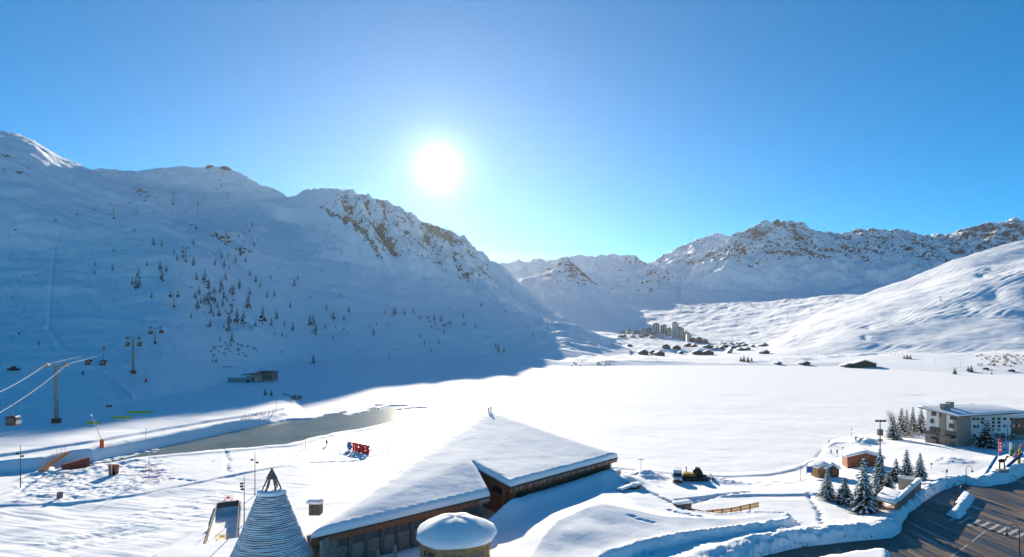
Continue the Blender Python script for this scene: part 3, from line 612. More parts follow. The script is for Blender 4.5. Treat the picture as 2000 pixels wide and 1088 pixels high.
# little snow-capped vent block behind the roof corner
vb = empty('roof_vent', G(617, 1002, 3.0), 'small brown block with a thick snow cap behind the hall roof corner', 'vent')
MB().box((0, 0, 1.0), (2.2, 2.2, 2.4)).build('block', 'wood_dark', vb); rel(build_bm('snow_cap', slab([Vector((-1.5, -1.5, 2.2)), Vector((1.5, -1.5, 2.2)), Vector((1.5, 1.5, 2.2)), Vector((-1.5, 1.5, 2.2))], .8), m_snow), vb).matrix_parent_inverse = Matrix()

# ---- eight-sided kiosk
KC = G(890, 1100, 3.2); ks = KC.y/F
kio = empty('round_kiosk', KC, 'eight sided wooden kiosk with a thick domed cap of snow', 'kiosk')
Rk = 5.6; KP = [(Rk*math.cos(R(22.5+45*k)), Rk*math.sin(R(22.5+45*k))) for k in range(8)]
KZ = 4.3
def kface(k): a, b = Vector((*KP[k], 0)), Vector((*KP[(k+1) % 8], 0)); return a, b, (a+b)/2, (b-a).normalized()
for k in range(8):
    a, b, mid, t = kface(k); n = mid.normalized()
    mb = MB(); np_ = 11
    for j in range(np_):                                          # upright boards with open joints
        u0 = a.lerp(b, j/np_+.004); u1 = a.lerp(b, (j+1)/np_-.004); off = .03*(j % 2)
        c = (u0+u1)/2+n*off; mb.box((c.x, c.y, KZ/2), ((u1-u0).length, .12, KZ), math.atan2(t.y, t.x))
    mb.build('wall_panel', 'wood', kio)
    MB().box((a.x*1.01, a.y*1.01, KZ/2), (.28, .28, KZ), math.atan2(t.y, t.x)).build('corner_post', 'wood', kio)
    MB().box((mid.x*1.02, mid.y*1.02, KZ-.15), ((b-a).length, .16, .3), math.atan2(t.y, t.x)).build('top_rail', 'wood', kio)
    ang = math.atan2(t.y, t.x)
    wins = {5: [(0, 2.9, 1.7)], 6: [(0, 2.9, 1.9)], 4: [(-.9, .8, 1.9), (.55, 1.5, 2.3)]}.get(k, [(0, 2.4, 1.6)])
    for u, w, hh in wins:
        c = mid+t*u+n*.1; zc = 2.2 if hh < 2 else 1.9
        fr = MB().box((c.x, c.y, zc), (w+.25, .14, hh+.25), ang).build('window', 'wood_red' if hh > 2 else 'wood', kio)
        for s in (-1, 1):
            for sz in ((0,) if hh > 2 else (-1, 1)):
                q = c+t*(s*w/4)+n*.06; MB().box((q.x, q.y, zc+sz*hh/4), (w/2-.1, .06, (hh if hh > 2 else hh/2)-.1), ang).build('pane', 'glass', fr)
prof = [(Rk+.55, 0), (Rk+.85, .35), (Rk+.8, .75), (Rk+.45, 1.3), (Rk*.85, 2.1), (Rk*.58, 2.85), (Rk*.28, 3.2), (.05, 3.28)]
bm = bmesh.new(); 
mb = MB().lathe(prof, 32, (0, 0, KZ))
o = mb.build('snow_cap', m_snow, kio, smooth=True)
for v in o.data.vertices:
    a = math.atan2(v.co.y, v.co.x); oc = 1/max(math.cos((a+math.pi/8) % (math.pi/4)-math.pi/8), .9)
    w = 1+(oc-1)*.5+.025*math.sin(a*3+1)+.02*math.sin(a*7); v.co.x *= w*.985; v.co.y *= w*.985; v.co.z += .08*math.sin(a*5+v.co.z*2)
MB().lathe([(Rk+.45, 0), (Rk+.5, .12), (.1, .3)], 8, (0, 0, KZ-.12)).build('roof', 'wood_dark', kio)

# ---- slatted cone tower
TC = G(531, 1112, 2.0); con = empty('cone_tower', TC, 'tall cone tower of ringed timber slats each loaded with snow', 'tower')
d0 = TC.y; zt = lambda py: H-(py-YH)/F*d0-TC.z
Zb, Zt = zt(1083), zt(962); rb, rt = 77/F*d0, 25/F*d0
NR = 34; rg = random.Random(4)
for k in range(NR):
    u = k/(NR-1); z = Zb+(Zt-Zb)*u; r = rb+(rt-rb)*(u**.92)
    N = 14; v = []; vs = []; ph = .13
    def ringp(rr, zz, jz): return [(rr*math.cos(2*math.pi*(i+ph)/N)*(1+.012*math.sin(i*2.3+k)), rr*math.sin(2*math.pi*(i+ph)/N)*(1+.012*math.cos(i*1.7+k)), zz+jz[i]) for i in range(N)]
    jz = [rg.uniform(-.05, .05) for _ in range(N)]
    th = (Zt-Zb)/NR; lip = [rg.choice((.22, .28, .34, .46))+rg.uniform(0, .12) for _ in range(N)]
    def ring(prof, name, m, par):
        vv = []
        for q, (rr, zz) in enumerate(prof): vv += ringp(rr, zz, [a+(lip[i]-.3)*th*(q == 1) for i, a in enumerate(jz)] if name == 'slat_snow' else jz)
        n = len(prof); ff = [(j*N+i, j*N+(i+1) % N, ((j+1) % n)*N+(i+1) % N, ((j+1) % n)*N+i) for j in range(n) for i in range(N)]
        mb = MB(); mb.add(vv, ff); return mb.build(name, m, par)
    sl = ring([(r-.02, z+th*.02), (r+.10, z-th*.02), (r+.06, z+th*.55), (r-.06, z+th*.55)], 'slat', 'wood_dark', con)
    ring([(r-.42, z+th*.40), (r+.12, z+th*.30), (r+.14, z+th*.70), (r-.02, z+th*.98), (r-.42, z+th*1.05)], 'slat_snow', m_snow, sl)
for k in range(8):
    a = 2*math.pi*(k+.5)/8; MB().bar((math.cos(a)*(rb-.45), math.sin(a)*(rb-.45), Zb-3.0), (math.cos(a)*(rt-.45), math.sin(a)*(rt-.45), Zt), .2, .2).build('rib', 'wood_grey', con)
Zp = zt(916)
for k in range(6):
    a = 2*math.pi*(k+.25)/6; MB().bar((math.cos(a)*rt*.85, math.sin(a)*rt*.85, Zt-.2), (math.cos(a)*.12, math.sin(a)*.12, Zp-.3), .2, .24).build('top_beam', 'wood_grey', con)
MB().lathe([(.95, 0), (.02, 1.75)], 6, (0, 0, Zp-1.5)).build('cap', 'wood_grey', con)
o = MB().lathe([(rt+.25, 0), (rt+.15, .45), (rt*.6, .6), (.1, .5)], 16, (0, 0, Zt)).build('top_snow', m_snow, con, smooth=True)
for k in range(7):
    a = 2*math.pi*k/7; MB().tube((math.cos(a)*(rb-.6), math.sin(a)*(rb-.6), -2), (math.cos(a)*(rb-.6), math.sin(a)*(rb-.6), Zb), .16, .14, 8).build('leg', 'wood_grey', con)
o = MB(); blob(o, (0, 0, -.6), (rb*.55, rb*.55, 1.1), 14, 6, 3, .08); o.build('base_mound', m_snow, con, smooth=True)
# ================================================================== TREES
def conifer(name, h, rad, seed, snowy=1.0, tiers=15):
    rg = random.Random(seed); t = empty(name, (0, 0, 0))
    MB().tube((0, 0, -.6), (0, 0, h*.96), h*.019+.05, .02, 7).build('trunk', 'bark', t)
    nd, sn, br = MB(), MB(), MB()
    for k in range(tiers):
        u = (k+.4)/tiers; z = h*(.08+.90*u); rr = rad*(1-u)**.8*rg.uniform(.85, 1.12)+.12; nb = max(5, int(12*(1-u*.55)))
        for j in range(nb):
            a = 2*math.pi*(j+rg.random()*.8)/nb+k*.7; r = rr*rg.uniform(.7, 1.15); dr = r*rg.uniform(.22, .5)
            ca, sa = math.cos(a), math.sin(a); m = max(3, int(r/.32))
            br.tube((0, 0, z), (ca*r, sa*r, z-dr), .03, .01, 3, False)
            for i in range(m):
                s = (i+.6)/m; c = Vector((ca*r*s, sa*r*s, z-dr*s*s)); w = (.20+.30*(1-s))*min(1.2, .45+rr*.4)
                for q in range(4):                                   # drooping sprays either side
                    b = a+rg.choice((-1, 1))*rg.uniform(.3, 1.5); e = c+Vector((math.cos(b), math.sin(b), -rg.uniform(.25, .9)))*w*rg.uniform(.9, 1.9)
                    p = Vector((-math.sin(b), math.cos(b), rg.uniform(-.5, .5)))*w*.33
                    nd.add([c-p, c+p, e+p*.25, e-p*.25], [(0, 1, 2, 3)])
                if rg.random() < snowy*.8:
                    w2 = w*rg.uniform(.7, 1.25); p = Vector((-sa, ca, 0))*w2*.8; f = Vector((ca, sa, -dr/r*s*1.4))*w2; up = Vector((0, 0, .07+.09*rg.random()))
                    x0 = c+Vector((0, 0, .03)); sn.add([x0-f-p*.5, x0+p*-1, x0+f, x0+p, x0-f+p*.5, x0+up+f*.15, x0+up-f*.6], [(0, 1, 5, 6), (1, 2, 5), (2, 3, 5), (3, 4, 6, 5), (4, 0, 6)])
    o = nd.build('crown', 'needles', t); o['kind'] = 'stuff'; br.build('branches', 'bark', o)['kind'] = 'stuff'; sn.build('snow_load', m_snow, t)['kind'] = 'stuff'
    return t
FIR = [conifer('snowy_fir', 9, 2.3, 1), conifer('snowy_fir', 10, 2.1, 2, 1.0, 17), conifer('snowy_fir', 7, 2.4, 3, .55, 12), conifer('snowy_fir', 6, 1.5, 4, .9, 11)]
FIRH = [9, 10, 7, 6]; used = set()
def place(protos, hs, i, px, py_base, py_top, label, cat, group=None, rz=0, z=None, wide=1):
    p = on(px, py_base) if z is None else G(px, py_base, z); h = (py_base-py_top)*p.y/F; k = h/hs[i]
    key = protos[i].name
    o = protos[i] if key not in used else dup(protos[i]); used.add(key)
    put(o, p, rz, (k*wide, k*wide, k)); tag(o, label, cat, group); return o
g1 = 'snowy firs beside the timber shelter'
for i, px, b, t, lb, w in ((0, 1616, 976, 914, 'full snowy fir standing alone at the outer end of the shelter group', 1.15), (2, 1650, 984, 930, 'olive green pine with little snow next to the end fir', 1.2), (1, 1688, 1000, 892, 'tallest fir of the shelter group, its branches weighed down by snow', 1.25), (1, 1718, 958, 874, 'slim pointed fir in front of the floodlight mast', 1.0), (2, 1735, 968, 918, 'short dark green fir half hidden behind the shelter trees', 1.1),
        (2, 1750, 940, 894, 'sparse olive pine left bare of snow between two firs', 1.0), (0, 1771, 932, 876, 'snowy fir behind the shelter wall next to the sparse pine', 1.0), (0, 1797, 938, 882, 'snow dusted fir beside the road end of the shelter wall', 1.05), (2, 1712, 990, 945, 'low bushy fir squeezed against the shelter roof', 1.1)):
    place(FIR, FIRH, i, px, b, t, lb, 'tree', g1, px*.7, None, w)
g2 = 'conifers beside the stone hotel'
for i, px, b, t, lb, w in ((0, 1745, 858, 811, 'broad snowy fir, the outermost of the hotel conifers', 1.35), (0, 1761, 852, 795, 'conifer rising just behind the broad outermost hotel fir', 1.0), (1, 1771, 850, 797, 'dark fir in the middle of the row by the hotel', .95), (1, 1783, 848, 793, 'tall dark fir of the hotel row next to the gable', .95), (0, 1799, 846, 796, 'snowy fir touching the white gable of the hotel', 1.1), (2, 1927, 874, 817, 'big dark fir in front of the long hotel wing', 1.15)):
    place(FIR, FIRH, i, px, b, t, lb, 'tree', g2, px*.9, None, w)
for px, b, t, lb in ((842, 1092, 1062, 'small snow laden fir beside the kiosk door side'), (772, 1092, 1064, 'small snow laden fir in the courtyard under the hall eaves'), (739, 1096, 1074, 'tiny snowy fir sapling deep in the courtyard by the hall'), (936, 1094, 1076, 'snowy shrub like fir tucked against the kiosk window')):
    place(FIR, FIRH, 3, px, b, t, lb, 'tree', 'small firs round the kiosk', px, 3.2)
def larch(name, h, seed, dens=1.0):
    rg = random.Random(seed); t = empty(name, (0, 0, 0)); MB().tube((0, 0, -1.5), (0, 0, h), h*.022, .02, 5).build('trunk', 'bark', t); c = MB()
    for k in range(int(70*dens)):
        u = rg.random()**.8; z = h*(.12+.86*u); r = h*.21*(1-u)**.75*rg.uniform(.4, 1.1)+.1; a = rg.uniform(0, 6.28); e = Vector((math.cos(a)*r, math.sin(a)*r, z+rg.uniform(-.5, .25)*r)); b = Vector((0, 0, z)); p = Vector((-math.sin(a), math.cos(a), 0))*r*.22+Vector((0, 0, h*.012))
        c.add([b, b.lerp(e, .55)+p, e, b.lerp(e, .55)-p], [(0, 1, 2, 3)]); c.add([b.lerp(e, .3), b.lerp(e, .6)+Vector((0, 0, r*.22)), e, b.lerp(e, .6)-Vector((0, 0, r*.28))], [(0, 1, 2, 3)])
    c.build('crown', 'larch', t)['kind'] = 'stuff'; return t
LAR = [larch('larch_tree', 10, 21), larch('larch_tree', 10, 22, 1.3), larch('larch_tree', 10, 23, .8)]
LT = [(313, 532, 18), (265, 566, 20), (270, 545, 18), (316, 552, 20), (272, 562, 16), (325, 532, 13), (258, 558, 14), (296, 583, 10), (186, 521, 9), (220, 530, 12), (184, 536, 8), (222, 493, 8), (262, 452, 7), (300, 480, 14), (316, 484, 12), (277, 474, 6), (346, 509, 10), (358, 507, 13), (378, 521, 16), (287, 520, 9), (378, 480, 12), (340, 385+110, 8),
      (384, 548, 14), (400, 555, 24), (389, 578, 16), (408, 566, 16), (399, 596, 18), (386, 607, 20), (404, 590, 14), (420, 577, 14), (432, 562, 16), (440, 548, 14), (438, 525, 16), (420, 520, 12), (456, 578, 18), (468, 563, 16), (488, 578, 14), (484, 605, 26), (412, 614, 16), (428, 620, 16), (416, 590, 12), (443, 590, 12), (448, 636, 22), (463, 632, 24), (475, 637, 26), (446, 650, 20), (453, 670, 18), (411, 640, 14), (488, 540, 12), (500, 552, 12), (508, 562, 12), (529, 546, 9), (522, 582, 12), (536, 582, 14), (513, 634, 30), (530, 637, 14), (540, 626, 18), (567, 603, 12), (575, 560, 14), (581, 547, 9), (572, 648, 16), (605, 638, 20), (612, 636, 18), (617, 650, 16), (616, 655, 10), (638, 608, 13), (651, 627, 17), (681, 611, 12), (664, 580, 8), (770, 618, 16), (773, 614, 12), (752, 613, 8), (790, 617, 12), (807, 612, 9), (848, 628, 14), (862, 630, 14), (730, 656, 13), (722, 640, 8), (820, 660, 8), (829, 674, 9), (842, 689, 9), (857, 672, 8), (612, 712, 17), (680, 652, 5), (551, 690, 6), (492, 443, 8), (480, 443, 7), (487, 453, 7), (497, 480, 8), (460, 515, 13), (480, 512, 10), (470, 500, 12), (433, 507, 12), (445, 503, 8), (560, 660, 6), (700, 690, 6), (760, 700, 6), (905, 620, 10), (928, 640, 8), (940, 600, 8), (988, 612, 8), (1070, 644, 9), (1040, 658, 9), (973, 688, 15), (968, 680, 9), (984, 690, 10)]
rg = random.Random(8)
LT += [(rg.gauss(420, 26), rg.gauss(585, 32), rg.uniform(7, 15)) for _ in range(26)]+[(rg.gauss(640, 90), rg.gauss(640, 22), rg.uniform(5, 11)) for _ in range(14)]
for n, (px, b, h) in enumerate(LT):
    p = hit(px, b)
    if p is None: continue
    i = n % 3; o = LAR[i] if n < 3 else dup(LAR[i]); k = h*1.3*p.y/F/10; put(o, p, rg.uniform(0, 6), (k*1.1, k*1.1, k)); tag(o, 'dark leafless larch standing on the shaded snowy mountain slope', 'tree', 'larches on the shaded slope')
SP = [conifer('spruce_tree', 8, 2.0, 9, .12, 11)]
for px, b, t, lb in ((518, 772, 757, 'dark spruce at the shadow edge next to its twin, nearer the concrete station'), (530, 773, 758, 'dark spruce at the shadow edge next to its twin, nearer the bushes')):
    p = on(px, b); o = SP[0] if px == 518 else dup(SP[0]); k = (b-t)*p.y/F/8; put(o, p, px, k); tag(o, lb, 'tree', 'twin spruces on the lake shore')
for px, b, t in ((1447, 706, 697), (1453, 707, 695), (1461, 707, 696), (1468, 706, 698), (1865, 731, 719), (1897, 727, 714), (1891, 725, 716), (1772, 701, 692), (1778, 701, 693), (1766, 701, 694), (422, 708, 700), (415, 706, 701), (1937, 731, 726)):
    p = on(px, b); o = dup(SP[0]); k = (b-t)*1.15*p.y/F/8; put(o, p, px, (k*1.4, k*1.4, k)); tag(o, 'small dark spruce on the far lake shore', 'tree', 'spruces on the far shore')
def shrub(name, m, h, n, seed, spread=1.0):
    rg = random.Random(seed); mb = MB()
    for k in range(n):
        a = rg.uniform(0, 6.28); r = rg.random()**.6*spread; b = Vector((math.cos(a)*r*.5, math.sin(a)*r*.5, -.2)); e = Vector((math.cos(a)*r*1.1+rg.uniform(-.2, .2), math.sin(a)*r*1.1+rg.uniform(-.2, .2), h*rg.uniform(.5, 1)))
        mb.tube(b, e, .035, .01, 3, False)
        for q in range(3):
            c = b.lerp(e, rg.uniform(.4, .9)); d = c+Vector((rg.uniform(-.5, .5), rg.uniform(-.5, .5), rg.uniform(.1, .6)))*h*.35; mb.tube(c, d, .02, .008, 3, False)
    return mb.build(name, m)
sh0 = shrub('bare_shrub', 'twig', 3, 40, 3, 1.6); ns = 0
def put_shrub(px, b, h, lb, grp, m=None):
    global ns
    p = hit(px, b)
    if p is None: return
    o = sh0 if ns == 0 else dup(sh0); ns += 1; k = h*p.y/F/3; put(o, p, px*.37, (k*1.3, k*1.3, k)); tag(o, lb, 'shrub', grp)
for px, b, h in ((572, 780, 11), (579, 781, 13), (585, 780, 10), (556, 773, 6), (563, 773, 5)): put_shrub(px, b, h, 'russet bare shrub at the bend of the lakeside track', 'shrubs at the track bend')
for k in range(46): put_shrub(rg.uniform(1905, 2005), rg.uniform(694, 716), rg.uniform(3, 6), 'twiggy shrub poking out of the snow above the shore road', 'shrubs above the shore road')
for k in range(60):
    u = rg.random(); put_shrub(*((rg.gauss(455, 26), rg.gauss(684, 9)) if u < .5 else (rg.gauss(425, 18), rg.gauss(603, 14)) if u < .75 else (rg.gauss(860, 22), rg.gauss(634, 7))), rg.uniform(3, 6), 'low dark scrub poking through the shaded slope snow', 'scrub on the shaded slope')
for k in range(22): put_shrub(rg.uniform(1110, 1200), rg.uniform(706, 716), rg.uniform(2, 4), 'sparse twigs on the snowy bank of the far shore', 'twigs on the far bank')
bt = empty('bare_tree', on(1741, 846), 'leafless pale tree rising behind the hotel conifers', 'tree'); rb_ = MB(); rg2 = random.Random(2); hh = 50*bt.location.y/F
MB().tube((0, 0, -.3), (0, 0, hh*.5), .14, .08, 6).build('trunk', 'twig', bt)
for k in range(46):
    z = hh*rg2.uniform(.2, .55); a = rg2.uniform(0, 6.28); e = Vector((math.cos(a)*hh*.3*rg2.random(), math.sin(a)*hh*.3*rg2.random(), z+hh*rg2.uniform(.15, .45))); rb_.tube((0, 0, z), e, .045, .012, 3, False)
    for q in range(3): c = Vector((0, 0, z)).lerp(e, rg2.uniform(.4, .95)); rb_.tube(c, c+Vector((rg2.uniform(-1, 1), rg2.uniform(-1, 1), 1.2)), .02, .008, 3, False)
rb_.build('crown', 'twig', bt)
# rocks breaking through the snow of the shaded slope
rk = [(432, 463, 22, 8), (420, 458, 14, 7), (445, 470, 12, 6), (436, 473, 10, 6), (470, 488, 20, 5), (480, 491, 16, 5), (462, 485, 10, 3), (270, 372, 16, 6), (280, 378, 12, 6), (290, 386, 10, 5), (262, 368, 10, 4), (40, 340, 12, 6), (8, 332, 10, 5), (56, 330, 8, 5), (10, 305, 12, 5), (627, 527, 9, 4), (503, 372, 8, 4), (605, 582, 8, 3), (355, 536, 7, 3), (373, 561, 8, 3), (770, 682, 8, 3), (545, 525, 7, 3), (430, 716, 10, 3), (445, 717, 12, 3), (460, 717, 10, 3)]
rk = [(px+rg.uniform(-.55, .55)*w, py+rg.uniform(-.6, .6)*h, w*rg.uniform(.25, .6), h*rg.uniform(.4, .8)) for px, py, w, h in rk for _ in range(5 if w > 11 else 2)]
for n, (px, py, w, h) in enumerate(rk):
    p = hit(px, py)
    if p is None: continue
    s = p.y/F; mb = MB(); blob(mb, (0, 0, 0), (w*s*.5, w*s*.35, h*s*.6), 9, 5, n, .35); o = mb.build('rock_outcrop', mat('rock', (.20, .165, .13), .9, noise=(.25, (.10, .09, .08), 6), bump=(.6, .8, .5)))
    put(o, p, .3*n); tag(o, 'brown rock outcrop breaking through the shaded mountain snow', 'rock', 'rock outcrops on the shaded slope')
# ================================================================== BUILDINGS ON THE SHORE
def ray(px, py): return Vector((0, 0, H)), Vector(((px-1000)/F, 1, -(py-YH)/F))
def onplane(px, py, p0, n):
    o, d = ray(px, py); return o+d*((p0-o).dot(n)/d.dot(n))
# ---- stone and white hotel
K = G(1868, 872, 3.0); U = Vector((.95, .31, 0)).normalized(); Wd = Vector((-U.y, U.x, 0)); KA = math.atan2(U.y, U.x)
hotel = empty('lakeside_hotel', K, 'four storey hotel of white render and stone with a sloping snow roof', 'building', rz=KA)
def hl(u, w, z): return (u, w, z)
def hbox(name, m, u0, u1, w0, w1, z0, z1, parent=None, tops=None):
    mb = MB(); mb.prism([(u0, w0), (u1, w0), (u1, w1), (u0, w1)], z0, tops or z1); return mb.build(name, m, parent or hotel)
rz_ = lambda u, w: 9.9+w*.10-u*.01                                    # roof underside height
hbox('wall', 'render_white', .3, 7, .25, 10.5, 3.6, 0, None, [rz_(0, .25), rz_(7, .25), rz_(7, 10.5), rz_(0, 10.5)])
hbox('stone_base', 'stone', 0, 7.2, .2, 10.7, -2, 3.6)
hbox('stone_pier', 'stone', -.05, 6.4, -.1, 1.0, -2, 0, None, [rz_(0, 0)]*2+[rz_(0, 1)]*2)
hbox('stone_pillar', 'stone', -.12, .6, 3.6, 5.7, -2, 0, None, [rz_(0, 3.6)]*2+[rz_(0, 5.7)]*2)
hbox('wing_wall', 'render_white', 6.5, 29, 2.2, 10, 1.8, 0, None, [rz_(7, 2.2)]*2+[rz_(7, 10)]*2)
hbox('wing_base', 'stone', 6.6, 38, 2.0, 10, -3, 1.8)
# roof with snow
rp = [(-1.2, -1.6), (30.5, -1.6), (30.5, 11), (-1.2, 12.5)]
mb = MB(); mb.prism(rp, [rz_(0, p[1])+.02 for p in rp], [rz_(0, p[1])+.3 for p in rp]); roof = mb.build('roof', 'wood_grey', hotel)
o = build_bm('roof_snow', slab([Vector((p[0]*.99, p[1]*.97, rz_(0, p[1])+.31)) for p in rp], .6, 4, .12, 9), m_snow); o.parent = roof
for u, w, s in ((.6, 4.6, 3.2), (6.0, 6.6, 2.0)):
    c = hbox('chimney', 'stone', u, u+s, w, w+1.3, 9, rz_(0, w)+2.7, roof); hbox('chimney_cap', 'concrete', u-.15, u+s+.15, w-.15, w+1.45, rz_(0, w)+2.7, rz_(0, w)+2.95, c)
Wg = Vector((-U.x, -U.y, 0)); Nw = -Wd
def hwin(px, py, w, h, p0, n, ang, name='window', fm='wood_dark', gm='glass'):
    p = onplane(px, py, p0, n); loc = Matrix.Rotation(-KA, 3, 'Z') @ (p-K)
    f = MB().box((0, 0, 0), (w+.16, .18, h+.16)).build(name, fm, hotel); f.location = loc; f.rotation_euler = (0, 0, ang)
    for s in (-1, 1): MB().box((s*w/4, -.06, 0), (w/2-.08, .12, h-.08)).build('pane', gm, f)
    MB().box((0, -.12, -h/2-.1), (w+.3, .3, .08)).build('sill', 'concrete', f)
for px, py, w, h in ((1823.5, 808, 1.3, 1.2), (1836.5, 810, .6, 1.1), (1820, 822.5, .9, 1.2), (1862, 816.5, 1.9, 1.1), (1858.6, 832, 1.5, 1.2), (1821, 838, 1.6, 1.2), (1832, 840, 1.5, 1.3), (1858, 849, 3.0, 1.9), (1824, 855, 1.5, 1.1), (1860, 866.5, 1.6, 1.2)):
    hwin(px, py, w, h, K+Wg*.12, Wg, R(-90))
dp = onplane(1831.5, 862, K+Wg*.12, Wg); dl = Matrix.Rotation(-KA, 3, 'Z') @ (dp-K); d = MB().box((0, 0, 0), (1.1, .2, 2.1)).build('door', 'brown_red', hotel); d.location = dl; d.rotation_euler = (0, 0, R(-90)); MB().box((.4, -.14, 0), (.06, .1, .2)).build('handle', 'metal', d)
for z, w0, w1 in ((2.3, 5.8, 10.6), (2.1, .9, 3.6)): b = hbox('balcony', 'concrete', -1.3, .1, w0, w1, z, z+.2); MB().box((-1.27, (w0+w1)/2, z+.7), (.06, w1-w0, .9)).build('railing', 'wood_grey', b)
PW = K+Wd*2.15
for px, py, w, h in [(1903, 833, .7, .8), (1910, 833, .7, .8), (1903, 851, 1.0, .9), (1902, 818, 1.0, .6), (1910, 818, 1.0, .6), (1919, 818, 1.0, .6)]+[(1951, 818+k*7, 1.1, .6) for k in range(4)]+[(1940, 818+k*7, 1.0, .6) for k in range(4)]+[(1918, 825, 1.0, .6), (1962, 818, 1.0, .6), (1962, 832, 1.0, .6), (1975, 818, 1.0, .6), (1975, 832, 1, .6)]: hwin(px, py, w, h, PW, Nw, 0)
for px in (1948, 1959, 1978): hwin(px, 851, 1.6, 1.4, K+Wd*1.97, Nw, 0)
ann = empty('hotel_annex', K+U*31+Wd*4, 'low dark timber annex at the end of the hotel wing', 'building', rz=KA)
MB().prism([(0, 0), (12, 0), (12, 8), (0, 8)], -2, [7.4, 7.4, 9, 9]).build('wall', 'wood_dark', ann); build_bm('roof_snow', slab([Vector((-.8, -1, 7.5)), Vector((13, -1, 7.5)), Vector((13, 9, 9.2)), Vector((-.8, 9, 9.2))], .6), m_snow, ann)
for k in range(4): w_ = MB().box((1.8+k*2.8, -.03, 4.6), (1.3, .12, 1.2)).build('window', 'wood_grey', ann); MB().box((1.8+k*2.8, -.1, 4.6), (1.1, .1, 1.0)).build('pane', 'glass', w_)

# ---- wooden huts
def hut(name, px, py, w, dpt, h, rise, rz, label, wm='wood', z=2.6):
    t = empty(name, G(px, py, z), label, 'hut', rz=rz); x, y = w/2, dpt/2
    MB().prism([(-x, -y), (x, -y), (x, y), (-x, y)], -1, h).build('wall', wm, t)
    mb = MB(); mb.add([(-x, -y, h), (x, -y, h), (0, -y, h+rise), (-x, y, h), (x, y, h), (0, y, h+rise)], [(0, 1, 2), (5, 4, 3), (0, 3, 4, 1), (0, 2, 5, 3), (2, 1, 4, 5)]); mb.build('gable', wm, t)
    for s in (-1, 1): build_bm('roof_snow', slab([Vector((s*(x+.5), -y-.5, h-.25*rise/x*1)), Vector((0, -y-.5, h+rise+.05)), Vector((0, y+.5, h+rise+.05)), Vector((s*(x+.5), y+.5, h-.25*rise/x))], .65, 3, .1, 3), m_snow, t)
    dr = MB().box((x*.35, -y-.03, h*.42), (1.0, .14, h*.8)).build('door', 'wood_red', t); MB().box((x*.35+.35, -y-.12, h*.42), (.06, .08, .2)).build('handle', 'metal', dr)
    for s in (-1, 1): MB().box((s*x, -y, h/2), (.22, .22, h)).build('corner_post', 'wood_red', t)
    return t
hut('ski_school_hut', 1684, 906, 9.0, 5.5, 2.3, 1.4, R(-14), 'long wooden hut with a broad snow covered gable roof beside the shore path', 'wood_red')
hut('ticket_hut', 1603, 923, 3.6, 3.0, 1.7, .9, R(10), 'tiny wooden hut under a snow heap, next to the blue notice board', 'wood')
hut('ticket_hut', 1622, 925, 3.0, 2.6, 1.6, 1.0, R(-5), 'tiny dark wooden hut with a pointed snow gable, farther from the notice board', 'wood_dark')
nb = empty('notice_board', G(1581, 926, 2.4), 'blue information panel on two posts near the tiny huts', 'sign'); MB().box((0, 0, 1.2), (1.5, .12, 1.7)).build('panel', 'blue', nb)
for s in (-1, 1): MB().tube((s*.7, .1, -.5), (s*.7, .1, 2.1), .05, .05, 6).build('post', 'metal', nb)
# ---- roadside shelter: L-shaped wall and a timber porch
def wallseg(t, a, b, z0, z1, th, name, m, snow=.45):
    a, b = Vector(a)-t.location, Vector(b)-t.location; dv = (b-a); dv.z = 0; L_ = dv.length; ang = math.atan2(dv.y, dv.x); c = (a+b)/2
    w = MB().box((c.x, c.y, (z0+z1)/2-t.location.z), (L_, th, z1-z0), ang).build(name, m, t)
    if snow:
        u = dv.normalized()*(L_/2+.15); n = Vector((-dv.y, dv.x, 0)).normalized()*(th/2+.18); c3 = Vector((c.x, c.y, z1-t.location.z+.01))
        build_bm('snow_cap', slab([c3-u-n, c3+u-n, c3+u+n, c3-u+n], snow, 2, .06, 4), m_snow).parent = w
    return w
she = empty('road_shelter', G(1752, 985, 3.4), 'wooden roadside shelter with porch posts and a snow topped L shaped wall', 'shelter')
a1, a2, a3 = G(1755, 932, 6.2), G(1796, 938, 6.2), G(1752, 978, 6.2)
wallseg(she, a1, a2, 2.8, 6.2, .5, 'wall', 'concrete', .5); wallseg(she, a2, a3, 2.8, 6.2, .7, 'wall', 'wood_grey', .6)
q = [G(1710, 977, 5.9), G(1750, 987, 5.9), G(1764, 967, 6.0), G(1727, 957, 6.0)]; q = [v-she.location for v in q]
rf = MB().prism([(v.x, v.y) for v in q], q[0].z-.02, q[0].z+.2).build('roof', 'wood', she); o = build_bm('roof_snow', slab([Vector((v.x, v.y, q[0].z+.2)) for v in q], .75, 3, .1, 8), m_snow); o.parent = rf
cen = sum(q, Vector())/4
for v in q: w = v.lerp(cen, .12); MB().box((w.x, w.y, q[0].z/2-.8), (.26, .26, q[0].z+1.6)).build('post', 'wood', she)
bk = q[2].lerp(q[3], .5).lerp(cen, .2); dv = q[2]-q[3]; MB().box((bk.x, bk.y, .6), (dv.length*.8, .15, 2.6), math.atan2(dv.y, dv.x)).build('back_panel', 'wood', she)
mid = q[0].lerp(q[1], .5).lerp(cen, .3); MB().box((mid.x, mid.y, .1), (2.2, .5, .12), math.atan2(dv.y, dv.x)).build('bench', 'wood', she)
